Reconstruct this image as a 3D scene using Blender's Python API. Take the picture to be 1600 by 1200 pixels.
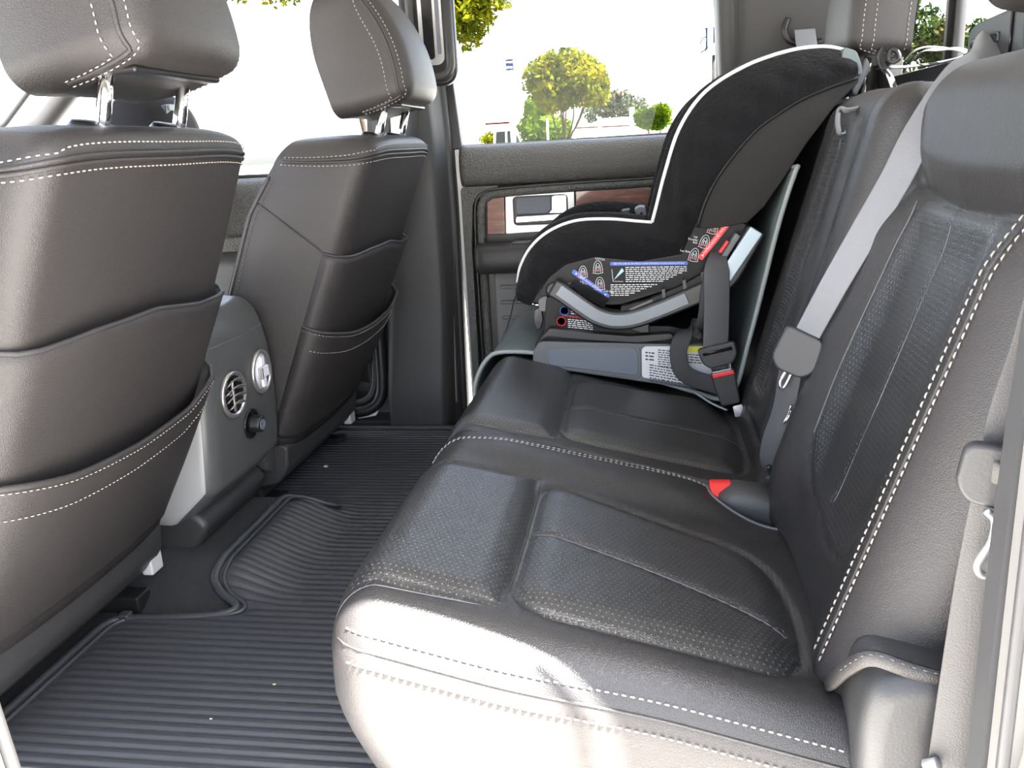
import bpy, bmesh, math, random
import numpy as np
from mathutils import Vector, Matrix

for _o in list(bpy.data.objects):
    bpy.data.objects.remove(_o, do_unlink=True)
scene = bpy.context.scene
COL = scene.collection
PI = math.pi

# ------------------------------------------------------------------ camera
# world: X = towards the rear of the truck, Y = towards the passenger side, Z = up, cabin floor z = 0
CAM = (0.3169, -1.3996, 0.735)
YAW, PITCH, ROLL, FPX = 0.1665, 0.2726, -0.055, 1324.35
def cam_axes():
    cy, sy, cp, sp = math.cos(YAW), math.sin(YAW), math.cos(PITCH), math.sin(PITCH)
    f = Vector((-sy*cp, cy*cp, -sp)); r = Vector((cy, sy, 0)); u = r.cross(f)
    cr, sr = math.cos(ROLL), math.sin(ROLL)
    return r*cr + u*sr, u*cr - r*sr, f
_r, _u, _f = cam_axes()
cd = bpy.data.cameras.new('camera'); cam = bpy.data.objects.new('camera', cd); COL.objects.link(cam)
cam.matrix_world = Matrix(((_r.x, _u.x, -_f.x, CAM[0]), (_r.y, _u.y, -_f.y, CAM[1]), (_r.z, _u.z, -_f.z, CAM[2]), (0, 0, 0, 1)))
cd.sensor_fit = 'HORIZONTAL'; cd.sensor_width = 36.0; cd.lens = FPX*36.0/1600.0
cd.clip_start = 0.02; cd.clip_end = 800
scene.camera = cam

# ------------------------------------------------------------------ daylight
SUN_TO = Vector((0.507, -0.21, 1.0)).normalized()      # direction towards the sun
SKY_STRENGTH = 1.0
SUN_STRENGTH = 125.0
EXPOSURE = 0.56
world = bpy.data.worlds.new('sky'); scene.world = world; world.use_nodes = True
wn = world.node_tree; wn.nodes.clear()
wo = wn.nodes.new('ShaderNodeOutputWorld'); wb = wn.nodes.new('ShaderNodeBackground'); ws = wn.nodes.new('ShaderNodeTexSky')
ws.sky_type = 'NISHITA'; ws.sun_disc = False
ws.sun_elevation = math.asin(SUN_TO.z); ws.sun_rotation = math.atan2(SUN_TO.x, SUN_TO.y)
ws.air_density = 1.0; ws.dust_density = 3.0; ws.ozone_density = 1.0
wb.inputs['Strength'].default_value = SKY_STRENGTH
wh = wn.nodes.new('ShaderNodeHueSaturation'); wh.inputs['Saturation'].default_value = .58      # hazy sky
wn.links.new(ws.outputs['Color'], wh.inputs['Color']); wn.links.new(wh.outputs['Color'], wb.inputs['Color']); wn.links.new(wb.outputs['Background'], wo.inputs['Surface'])
sl = bpy.data.lights.new('sun', 'SUN'); so = bpy.data.objects.new('sun', sl); COL.objects.link(so)
sl.energy = SUN_STRENGTH; sl.angle = math.radians(0.8); sl.color = (1.0, 0.95, 0.87)
so.rotation_euler = SUN_TO.to_track_quat('Z', 'Y').to_euler(); so.location = (3, -3, 9)
vs = scene.view_settings
vs.view_transform = 'Standard'; vs.look = 'None'; vs.gamma = 1.0; vs.use_curve_mapping = False
vs.exposure = EXPOSURE

# ------------------------------------------------------------------ materials
MATS = {}
def newmat(name):
    m = bpy.data.materials.new(name); m.use_nodes = True
    nt = m.node_tree; nt.nodes.clear()
    out = nt.nodes.new('ShaderNodeOutputMaterial'); b = nt.nodes.new('ShaderNodeBsdfPrincipled')
    nt.links.new(b.outputs[0], out.inputs[0]); MATS[name] = m
    return m, nt, b
def N(nt, t, **kw):
    n = nt.nodes.new(t)
    for k, v in kw.items():
        if hasattr(n, k): setattr(n, k, v)
    return n
def val(nt, op, a, b=None):
    n = N(nt, 'ShaderNodeMath', operation=op)
    for i, x in enumerate((a, b)):
        if x is None: continue
        if isinstance(x, (int, float)): n.inputs[i].default_value = x
        else: nt.links.new(x, n.inputs[i])
    return n.outputs[0]
def c4(c): return (c[0], c[1], c[2], 1.0)
def noise(nt, coord, scale, detail=3, rough=.5):
    n = N(nt, 'ShaderNodeTexNoise'); n.inputs['Scale'].default_value = scale; n.inputs['Detail'].default_value = detail
    n.inputs['Roughness'].default_value = rough; nt.links.new(coord, n.inputs['Vector']); return n
def mix(nt, fac, a, b):
    m = N(nt, 'ShaderNodeMix', data_type='RGBA')
    if isinstance(fac, float): m.inputs[0].default_value = fac
    else: nt.links.new(fac, m.inputs[0])
    for i, x in ((6, a), (7, b)):
        if isinstance(x, (tuple, list)): m.inputs[i].default_value = c4(x)
        else: nt.links.new(x, m.inputs[i])
    return m.outputs[2]
def bump(nt, b, h, strength, dist, prev=None):
    n = N(nt, 'ShaderNodeBump'); n.inputs['Strength'].default_value = strength; n.inputs['Distance'].default_value = dist
    nt.links.new(h, n.inputs['Height'])
    if prev is not None: nt.links.new(prev, n.inputs['Normal'])
    nt.links.new(n.outputs[0], b.inputs['Normal']); return n.outputs[0]
def objco(nt): return N(nt, 'ShaderNodeTexCoord').outputs['Object']
def plain(name, col, rough=.5, metal=0.0, spec=.5, grain=None, var=0.0, coat=0.0, sheen=0.0):
    m, nt, b = newmat(name); co = objco(nt)
    b.inputs['Roughness'].default_value = rough; b.inputs['Metallic'].default_value = metal
    b.inputs['Specular IOR Level'].default_value = spec
    if coat: b.inputs['Coat Weight'].default_value = coat; b.inputs['Coat Roughness'].default_value = .08
    if sheen: b.inputs['Sheen Weight'].default_value = sheen; b.inputs['Sheen Roughness'].default_value = .5
    n = noise(nt, co, 9.0, 4)
    k = max(var, .03)
    nt.links.new(mix(nt, n.outputs[0], tuple(c*(1-k) for c in col), tuple(min(1, c*(1+k)) for c in col)), b.inputs['Base Color'])
    if grain:
        g = noise(nt, co, grain[0], 2); bump(nt, b, g.outputs[0], grain[1], grain[2])
    return m
def leather(name, col, rough=.42, perf=None, grain=1.0, ribs=False):
    m, nt, b = newmat(name); co = objco(nt)
    b.inputs['Roughness'].default_value = rough; b.inputs['Specular IOR Level'].default_value = .8 if perf else .5
    big = noise(nt, co, 6.0, 3)
    col1 = mix(nt, big.outputs[0], tuple(c*.85 for c in col), tuple(c*1.15 for c in col))
    v = N(nt, 'ShaderNodeTexVoronoi', feature='DISTANCE_TO_EDGE'); v.inputs['Scale'].default_value = 420
    nt.links.new(co, v.inputs['Vector'])
    ve = val(nt, 'MINIMUM', v.outputs['Distance'], .25)
    fine = noise(nt, co, 260.0, 2)
    h = val(nt, 'ADD', val(nt, 'MULTIPLY', ve, 2.0), val(nt, 'MULTIPLY', fine.outputs[0], .8))
    nrm = bump(nt, b, h, .32*grain, .0012)
    wr = noise(nt, co, 22.0, 3); nrm = bump(nt, b, wr.outputs[0], .10*grain, .006, nrm)
    if perf:
        uv = N(nt, 'ShaderNodeUVMap'); sp = N(nt, 'ShaderNodeSeparateXYZ'); nt.links.new(uv.outputs[0], sp.inputs[0])
        u = val(nt, 'DIVIDE', sp.outputs[0], perf); w = val(nt, 'DIVIDE', sp.outputs[1], perf)
        row = val(nt, 'FLOOR', w); u2 = val(nt, 'ADD', u, val(nt, 'MULTIPLY', val(nt, 'MODULO', row, 2.0), .5))
        du = val(nt, 'SUBTRACT', val(nt, 'FRACT', u2), .5); dw = val(nt, 'SUBTRACT', val(nt, 'FRACT', w), .5)
        d = val(nt, 'SQRT', val(nt, 'ADD', val(nt, 'MULTIPLY', du, du), val(nt, 'MULTIPLY', dw, dw)))
        dot = val(nt, 'LESS_THAN', d, .16)
        nt.links.new(mix(nt, dot, col1, (.085, .082, .076)), b.inputs['Base Color'])
    elif ribs:
        uv = N(nt, 'ShaderNodeUVMap'); sp = N(nt, 'ShaderNodeSeparateXYZ'); nt.links.new(uv.outputs[0], sp.inputs[0])
        s = val(nt, 'SINE', val(nt, 'MULTIPLY', sp.outputs[1], 2*PI/.0065))
        bump(nt, b, s, .5, .0012, nrm); nt.links.new(col1, b.inputs['Base Color'])
    else:
        nt.links.new(col1, b.inputs['Base Color'])
    return m

leather('leather', (.0265, .0235, .0232), .50)
leather('leather_rear', (.0190, .0178, .0180), .40)
leather('leather_perf', (.0150, .0148, .0158), .31, perf=.0066)
leather('leather_ribbed', (.024, .024, .026), .55, ribs=True)
plain('thread', (.34, .30, .26), .7)
plain('thread_grey', (.10, .10, .105), .7)
plain('dark_plastic', (.030, .030, .031), .48, grain=(350, .25, .001))
plain('pillar_plastic', (.028, .028, .029), .55, grain=(450, .2, .001))
plain('black_plastic', (.012, .012, .013), .38)
plain('black_gloss', (.010, .010, .012), .18)
plain('grey_plastic', (.105, .11, .115), .5, grain=(380, .2, .001))
plain('slate_plastic', (.115, .128, .155), .5, grain=(300, .2, .001), var=.08)
plain('door_plastic', (.080, .079, .074), .40, grain=(260, 1.0, .004))
plain('armrest_vinyl', (.026, .026, .027), .46, grain=(420, .4, .0012))
plain('pocket_plastic', (.16, .16, .165), .6)
plain('dash_dark', (.010, .0095, .0095), .8, spec=.15)
plain('rubber', (.014, .014, .015), .6)
plain('mat_rubber', (.030, .032, .037), .46, grain=(240, .25, .001), var=.12)
plain('carpet', (.020, .020, .022), .95, grain=(600, 1.0, .004), var=.25)
plain('chrome', (.86, .86, .88), .08, metal=1.0)
plain('satin_silver', (.70, .70, .71), .30, metal=.75)
plain('bezel_silver', (.66, .66, .67), .36, metal=.35)
plain('bar_silver', (.16, .175, .195), .45, metal=.4, grain=(500, .1, .0006))
plain('bar_white', (.40, .48, .54), .4, metal=.2)
plain('console_grey', (.090, .093, .094), .38, metal=.25)
plain('console_silver', (.42, .42, .42), .42, metal=.2)
plain('vent_silver', (.50, .47, .45), .28, metal=.8)
plain('vent_white', (.80, .80, .86), .45)
plain('velour', (.0028, .0028, .0036), .9, spec=.25, sheen=.06, grain=(140, .8, .004), var=.35)
plain('velour_smooth', (.0125, .0115, .011), .75, spec=.3, sheen=.06, grain=(500, .3, .001))
plain('shell_plastic', (.0055, .0055, .006), .5, spec=.3, grain=(420, .2, .001))
plain('piping_white', (.62, .62, .62), .5)
plain('piping_grey', (.22, .24, .235), .65)
plain('protector', (.105, .125, .128), .62, grain=(200, .35, .0015), var=.1)
plain('webbing_black', (.010, .010, .011), .62)
plain('webbing_grey', (.16, .165, .18), .55, grain=(700, .4, .001))
plain('webbing_dark', (.045, .046, .050), .55, grain=(700, .4, .001))
plain('webbing_tan', (.060, .057, .055), .6, grain=(700, .5, .001))
plain('button_red', (.62, .016, .016), .35)
plain('label_red', (.60, .012, .018), .45)
plain('label_blue', (.028, .085, .40), .45)
plain('label_white', (.60, .60, .61), .5)
plain('label_yellow', (.62, .60, .05), .5)
plain('label_black', (.0035, .0035, .0045), .5, spec=.25)
plain('label_ice', (.30, .50, .62), .4)
plain('ink_black', (.03, .03, .035), .6)
plain('white_paint', (.74, .72, .70), .3, coat=.4)
plain('jamb_paint', (.30, .28, .265), .4, coat=.2)
plain('jamb_dark', (.045, .045, .047), .5)
plain('seal_grey', (.17, .165, .16), .5)
plain('grey_trim', (.12, .115, .115), .5)
plain('headliner', (.42, .41, .39), .9, grain=(500, .3, .001))
plain('crumb', (.55, .48, .33), .8)
plain('asphalt', (.20, .195, .19), .9, grain=(60, .4, .004), var=.15)
plain('trunk', (.020, .015, .012), .95, spec=.0, var=.3, grain=(40, .6, .01))
plain('car_white', (.80, .80, .80), .25, coat=.5)
plain('car_glass', (.006, .007, .007), .6, spec=.05)
plain('tyre', (.02, .02, .02), .7)
plain('sign_white', (.80, .80, .80), .5)
plain('sign_ink', (.010, .010, .011), .9, spec=.0)
plain('sign_blue', (.0025, .0065, .020), .9, spec=.0)
plain('sign_red', (.020, .003, .003), .9, spec=.0)
plain('pole_grey', (.020, .020, .021), .9, spec=.0)
plain('house_wall', (.76, .73, .68), .8)
plain('roof_red', (.026, .014, .012), .9, var=.2, spec=.0)
plain('window_dark', (.010, .011, .012), .9, spec=.0)
plain('signal_dark', (.002, .003, .003), .9, spec=.0)
plain('signal_amber', (.03, .010, .002), .9, spec=.0)
def foliage(name, c1, c2, c3):
    m, nt, b = newmat(name); co = objco(nt)
    n = noise(nt, co, 1.7, 4, .7)
    r = N(nt, 'ShaderNodeValToRGB'); nt.links.new(n.outputs[0], r.inputs[0])
    r.color_ramp.elements[0].position = .36; r.color_ramp.elements[0].color = c4(c1)
    r.color_ramp.elements[1].position = .64; r.color_ramp.elements[1].color = c4(c3)
    e = r.color_ramp.elements.new(.5); e.color = c4(c2)
    nt.links.new(r.outputs[0], b.inputs['Base Color']); b.inputs['Roughness'].default_value = .9; b.inputs['Specular IOR Level'].default_value = .02
    tr = N(nt, 'ShaderNodeBsdfTranslucent'); nt.links.new(r.outputs[0], tr.inputs[0])
    mx = N(nt, 'ShaderNodeMixShader'); mx.inputs[0].default_value = .35
    out = [x for x in nt.nodes if x.type == 'OUTPUT_MATERIAL'][0]
    nt.links.new(b.outputs[0], mx.inputs[1]); nt.links.new(tr.outputs[0], mx.inputs[2]); nt.links.new(mx.outputs[0], out.inputs[0])
foliage('leaf_gold', (.0085, .0140, .0007), (.036, .041, .0010), (.082, .070, .0012))
foliage('leaf_green', (.0080, .021, .0009), (.023, .045, .0014), (.054, .074, .0022))
foliage('leaf_dark', (.011, .016, .011), (.020, .026, .017), (.034, .037, .021))
foliage('leaf_pine', (.004, .009, .002), (.009, .018, .003), (.026, .021, .008))
def wood():
    m, nt, b = newmat('wood'); co = objco(nt)
    mp = N(nt, 'ShaderNodeMapping'); mp.inputs['Scale'].default_value = (5, 30, 30); nt.links.new(co, mp.inputs[0])
    n = noise(nt, mp.outputs[0], 3.0, 8, .65)
    r = N(nt, 'ShaderNodeValToRGB'); nt.links.new(n.outputs[0], r.inputs[0])
    r.color_ramp.elements[0].position = .3; r.color_ramp.elements[0].color = (.060, .016, .008, 1)
    r.color_ramp.elements[1].position = .75; r.color_ramp.elements[1].color = (.32, .098, .045, 1)
    nt.links.new(r.outputs[0], b.inputs['Base Color']); b.inputs['Roughness'].default_value = .3
    b.inputs['Coat Weight'].default_value = .8; b.inputs['Coat Roughness'].default_value = .05
wood()
def glass():
    m, nt, b = newmat('glass')
    tr = N(nt, 'ShaderNodeBsdfTransparent'); tr.inputs[0].default_value = (.93, .96, .95, 1)
    gl = N(nt, 'ShaderNodeBsdfGlossy'); gl.inputs['Roughness'].default_value = .01
    lw = N(nt, 'ShaderNodeLayerWeight'); lw.inputs[0].default_value = .5        # same from both sides of the pane
    fac = val(nt, 'ADD', val(nt, 'MULTIPLY', val(nt, 'POWER', lw.outputs['Facing'], 5.0), .85), .015)
    mx = N(nt, 'ShaderNodeMixShader'); nt.links.new(fac, mx.inputs[0])
    nt.links.new(tr.outputs[0], mx.inputs[1]); nt.links.new(gl.outputs[0], mx.inputs[2])
    out = [x for x in nt.nodes if x.type == 'OUTPUT_MATERIAL'][0]
    nt.links.new(mx.outputs[0], out.inputs[0]); nt.nodes.remove(b)
glass()

# ------------------------------------------------------------------ helpers
def tag(o, label=None, cat=None, group=None, kind=None):
    if label: o['label'] = label
    if cat: o['category'] = cat
    if group: o['group'] = group
    if kind: o['kind'] = kind
    return o
def wloc(o):
    p = Vector(o.location)
    while o.parent: o = o.parent; p += o.location
    return p
def thing(name, label, cat, loc=(0, 0, 0), group=None):
    o = bpy.data.objects.new(name, None); COL.objects.link(o); o.location = loc; o.empty_display_size = .05
    return tag(o, label, cat, group)
def mk(name, V, F, mat, parent=None, smooth=True, uv=None, normals=None, origin=None, bev=None, sub=0, solid=None):
    """one mesh object; V in world coordinates; origin goes to the middle of the mesh"""
    V = np.asarray(V, float).reshape(-1, 3)
    c = np.array(origin, float) if origin is not None else (V.min(0)+V.max(0))/2
    me = bpy.data.meshes.new(name); me.from_pydata((V-c).tolist(), [], [tuple(int(i) for i in f) for f in F])
    if uv is not None:
        l = me.uv_layers.new(name='UVMap')
        vi = np.empty(len(me.loops), dtype=np.int32); me.loops.foreach_get('vertex_index', vi)
        l.data.foreach_set('uv', np.asarray(uv, np.float32)[vi].ravel())
    me.update()
    if smooth: me.polygons.foreach_set('use_smooth', [True]*len(me.polygons))
    if normals is not None: me.normals_split_custom_set_from_vertices([tuple(n) for n in normals])
    o = bpy.data.objects.new(name, me); COL.objects.link(o); me.materials.append(MATS[mat])
    o.location = Vector(c)
    if parent: o.parent = parent; o.location = Vector(c) - wloc(parent)
    if solid: md = o.modifiers.new('thickness', 'SOLIDIFY'); md.thickness = solid; md.offset = 0
    if bev:
        md = o.modifiers.new('bevel', 'BEVEL'); md.width = bev; md.segments = 3; md.limit_method = 'ANGLE'; md.angle_limit = math.radians(35)
        wn_ = o.modifiers.new('wn', 'WEIGHTED_NORMAL'); wn_.keep_sharp = True
    if sub: md = o.modifiers.new('sub', 'SUBSURF'); md.levels = sub; md.render_levels = sub
    return o
def cr(pts, n=8, closed=False):
    """Catmull-Rom through pts"""
    P = [np.array(p, float) for p in pts]; out = []
    m = len(P)
    rng = range(m) if closed else range(m-1)
    for i in rng:
        p1, p2 = P[i], P[(i+1) % m]
        p0 = P[(i-1) % m] if (closed or i > 0) else 2*p1-p2
        p3 = P[(i+2) % m] if (closed or i < m-2) else 2*p2-p1
        for k in range(n):
            t = k/n; t2 = t*t; t3 = t2*t
            out.append(.5*((2*p1)+(-p0+p2)*t+(2*p0-5*p1+4*p2-p3)*t2+(-p0+3*p1-3*p2+p3)*t3))
    if not closed: out.append(P[-1])
    return np.array(out)
def resample(P, n):
    P = np.asarray(P, float); d = np.r_[0, np.cumsum(np.linalg.norm(np.diff(P, axis=0), axis=1))]
    t = np.linspace(0, d[-1], n)
    return np.stack([np.interp(t, d, P[:, k]) for k in range(P.shape[1])], 1)
def tube_vf(P, rad, ns=8, flat=None, closed=False):
    """swept circle; rad scalar or per-point; flat=(direction, factor) squashes it"""
    P = np.asarray(P, float); m = len(P); R = np.full(m, rad) if np.isscalar(rad) else np.asarray(rad, float)
    T = np.gradient(P, axis=0); T /= np.linalg.norm(T, axis=1)[:, None]+1e-12
    up = np.array([0, 0, 1.]) if abs(T[0][2]) < .9 else np.array([1., 0, 0])
    n = np.cross(T[0], up); n /= np.linalg.norm(n); V = []
    for i in range(m):
        n = n-T[i]*(n@T[i]); n /= np.linalg.norm(n)+1e-12; b = np.cross(T[i], n)
        for k in range(ns):
            a = 2*PI*k/ns; V.append(P[i]+R[i]*(math.cos(a)*n+math.sin(a)*b))
    F = []
    mm = m if closed else m-1
    for i in range(mm):
        for k in range(ns):
            j = (i+1) % m
            F.append((i*ns+k, i*ns+(k+1) % ns, j*ns+(k+1) % ns, j*ns+k))
    if not closed: F.append(tuple(range(ns))[::-1]); F.append(tuple((m-1)*ns+k for k in range(ns)))
    return np.array(V), F
def tube(name, P, rad, mat, parent=None, ns=8, closed=False):
    V, F = tube_vf(P, rad, ns, closed=closed); return mk(name, V, F, mat, parent)
def join_vf(parts):
    V = []; F = []; o = 0
    for v, f in parts:
        v = np.asarray(v, float).reshape(-1, 3); V.append(v); F += [tuple(i+o for i in q) for q in f]; o += len(v)
    return np.concatenate(V), F
def box_vf(lo, hi):
    x0, y0, z0 = lo; x1, y1, z1 = hi
    V = [(x0, y0, z0), (x1, y0, z0), (x1, y1, z0), (x0, y1, z0), (x0, y0, z1), (x1, y0, z1), (x1, y1, z1), (x0, y1, z1)]
    return np.array(V), [(0, 3, 2, 1), (4, 5, 6, 7), (0, 1, 5, 4), (1, 2, 6, 5), (2, 3, 7, 6), (3, 0, 4, 7)]
def prism_vf(poly, y0, y1, axis='y'):
    """poly = 2-D outline; axis y: (x,z) extruded along y, axis x: (y,z) along x, axis z: (x,y) along z"""
    n = len(poly); V = []
    for w in (y0, y1):
        for p in poly:
            V.append({'y': (p[0], w, p[1]), 'x': (w, p[0], p[1]), 'z': (p[0], p[1], w)}[axis])
    F = [tuple(range(n)), tuple(range(2*n-1, n-1, -1))]
    F += [(i, i+n, (i+1) % n+n, (i+1) % n) for i in range(n)]
    V = np.array(V, float)
    # consistent outward orientation
    c = V.mean(0); f = F[0]; nn = np.cross(V[f[1]]-V[f[0]], V[f[2]]-V[f[1]])
    me = bpy.data.meshes.new('t'); me.from_pydata(V.tolist(), [], F); bm = bmesh.new(); bm.from_mesh(me)
    bmesh.ops.recalc_face_normals(bm, faces=bm.faces[:]); F = [tuple(v.index for v in q.verts) for q in bm.faces]; bm.free(); bpy.data.meshes.remove(me)
    return V, F
def prism(name, poly, y0, y1, mat, parent=None, axis='y', bev=.003, smooth=True):
    V, F = prism_vf(poly, y0, y1, axis); return mk(name, V, F, mat, parent, smooth=bool(bev) and smooth, bev=bev)
def box(name, lo, hi, mat, parent=None, bev=.004):
    V, F = box_vf(lo, hi); return mk(name, V, F, mat, parent, smooth=bool(bev), bev=bev)
def rrect(x0, x1, z0, z1, r, n=5):
    out = []
    for cx, cz, a0 in ((x1-r, z1-r, 0), (x0+r, z1-r, 90), (x0+r, z0+r, 180), (x1-r, z0+r, 270)):
        for k in range(n+1):
            a = math.radians(a0+90*k/n); out.append((cx+r*math.cos(a), cz+r*math.sin(a)))
    return out
def lathe_vf(prof, c, ax, n=24):
    """prof = [(radius, height)]; axis vector ax through c"""
    ax = np.array(ax, float); ax /= np.linalg.norm(ax); t = np.array([0, 0, 1.]) if abs(ax[2]) < .9 else np.array([1., 0, 0])
    u = np.cross(ax, t); u /= np.linalg.norm(u); w = np.cross(ax, u); V = []; F = []
    for r, h in prof:
        for k in range(n):
            a = 2*PI*k/n; V.append(np.array(c)+ax*h+r*(math.cos(a)*u+math.sin(a)*w))
    for i in range(len(prof)-1):
        for k in range(n): F.append((i*n+k, i*n+(k+1) % n, (i+1)*n+(k+1) % n, (i+1)*n+k))
    if prof[0][0] > 1e-6: F.append(tuple(range(n))[::-1])
    if prof[-1][0] > 1e-6: F.append(tuple((len(prof)-1)*n+k for k in range(n)))
    return np.array(V), F
def lathe(name, prof, c, ax, mat, parent=None, n=24):
    V, F = lathe_vf(prof, c, ax, n); return mk(name, V, F, mat, parent)
def sweep(name, prof, path, mat, parent=None, smooth=True, bev=None, solid=None):
    """loft: prof(t index) rows; path = list of rows of points (each a list of 3-D points)"""
    rows = np.asarray(path, float); m, n = rows.shape[:2]; V = rows.reshape(-1, 3)
    F = [(i*n+k, i*n+k+1, (i+1)*n+k+1, (i+1)*n+k) for i in range(m-1) for k in range(n-1)]
    return mk(name, V, F, mat, parent, smooth=smooth, bev=bev, solid=solid)
def ribbon_vf(P, W, width, thick):
    """flat strap along P; W = lateral direction(s)"""
    P = np.asarray(P, float); m = len(P)
    W = np.tile(np.array(W, float), (m, 1)) if np.ndim(W) == 1 else np.asarray(W, float)
    T = np.gradient(P, axis=0); T /= np.linalg.norm(T, axis=1)[:, None]+1e-12
    W = W-T*(W*T).sum(1)[:, None]; W /= np.linalg.norm(W, axis=1)[:, None]; Nn = np.cross(T, W)
    wd = np.full(m, width) if np.isscalar(width) else np.asarray(width)
    V = []; offs = ((-1, -.6), (-.92, -1), (.92, -1), (1, -.6), (1, .6), (.92, 1), (-.92, 1), (-1, .6)); ns = 8
    for i in range(m):
        for a, b in offs: V.append(P[i]+W[i]*a*wd[i]/2+Nn[i]*b*thick/2)
    F = [(i*ns+k, i*ns+(k+1) % ns, (i+1)*ns+(k+1) % ns, (i+1)*ns+k) for i in range(m-1) for k in range(ns)]
    F.append(tuple(range(ns))[::-1]); F.append(tuple((m-1)*ns+k for k in range(ns)))
    return np.array(V), F
def ribbon(name, P, W, width, thick, mat, parent=None):
    V, F = ribbon_vf(P, W, width, thick); return mk(name, V, F, mat, parent)
def stitch_vf(P, nrm, L=.0055, gap=.0028, w=.0009, lift=.0006):
    """row of thread stitches along polyline P"""
    P = np.asarray(P, float); d = np.r_[0, np.cumsum(np.linalg.norm(np.diff(P, axis=0), axis=1))]; tot = d[-1]
    parts = []; s = 0.0
    nr = np.asarray(nrm, float)
    if nr.ndim == 1: nr = np.tile(nr, (len(P), 1))
    at = lambda s: np.array([np.interp(s, d, P[:, k]) for k in range(3)])
    an = lambda s: np.array([np.interp(s, d, nr[:, k]) for k in range(3)])
    while s+L < tot and True:
        p, q = at(s), at(s+L); n = an(s+L/2); n /= np.linalg.norm(n); t = q-p; b = np.cross(t, n); b /= np.linalg.norm(b)+1e-12
        V = [p]
        for k, ww in ((.22, 1.0), (.78, 1.0)):
            m_ = p+t*k+n*(lift+w*.4); V += [m_+b*w*ww, m_+n*w*ww, m_-b*w*ww, m_-n*w*ww]
        V.append(q)
        parts.append((V, [(0, 2, 1), (0, 3, 2), (0, 4, 3), (0, 1, 4), (1, 2, 6, 5), (2, 3, 7, 6), (3, 4, 8, 7), (4, 1, 5, 8), (9, 5, 6), (9, 6, 7), (9, 7, 8), (9, 8, 5)])); s += L+gap
    return join_vf(parts)
def stitches(name, curves, nrm, mat, parent, **kw):
    for i, c in enumerate(curves):                          # every row of stitches is a part of its own
        n = nrm[i] if isinstance(nrm, list) else nrm
        V, F = stitch_vf(c, n, **kw); o = mk(name, V, F, mat, parent)
    return o
def text_vf(s, size, font_w=None):
    """flat lettering as mesh in (u,v) plane, centred"""
    c = bpy.data.curves.new('t', 'FONT'); c.body = s; c.size = size; c.align_x = 'CENTER'; c.align_y = 'CENTER'; c.resolution_u = 2
    o = bpy.data.objects.new('t', c); COL.objects.link(o); bpy.context.view_layer.update()
    dg = bpy.context.evaluated_depsgraph_get(); me = bpy.data.meshes.new_from_object(o.evaluated_get(dg))
    V = np.array([tuple(v.co) for v in me.vertices]).reshape(-1, 3); F = [tuple(p.vertices) for p in me.polygons]
    bpy.data.objects.remove(o, do_unlink=True); bpy.data.curves.remove(c); bpy.data.meshes.remove(me)
    return V, F
def place(vf, o, u, w, fit=None):
    """put flat (u,v) mesh at o with axes u, w; fit = width"""
    V, F = vf; V = np.array(V, float)
    if fit:
        k = fit/(V[:, 0].max()-V[:, 0].min()); V = V*[k, 1, 1]
    u = np.array(u, float); w = np.array(w, float)
    return np.array(o)+V[:, :1]*u+V[:, 1:2]*w, F
def sstep(x, a, b):
    t = np.clip((x-a)/(b-a+1e-12), 0, 1); return t*t*(3-2*t)
def gauss(d, w): return np.exp(-(d/w)**2)

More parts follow.
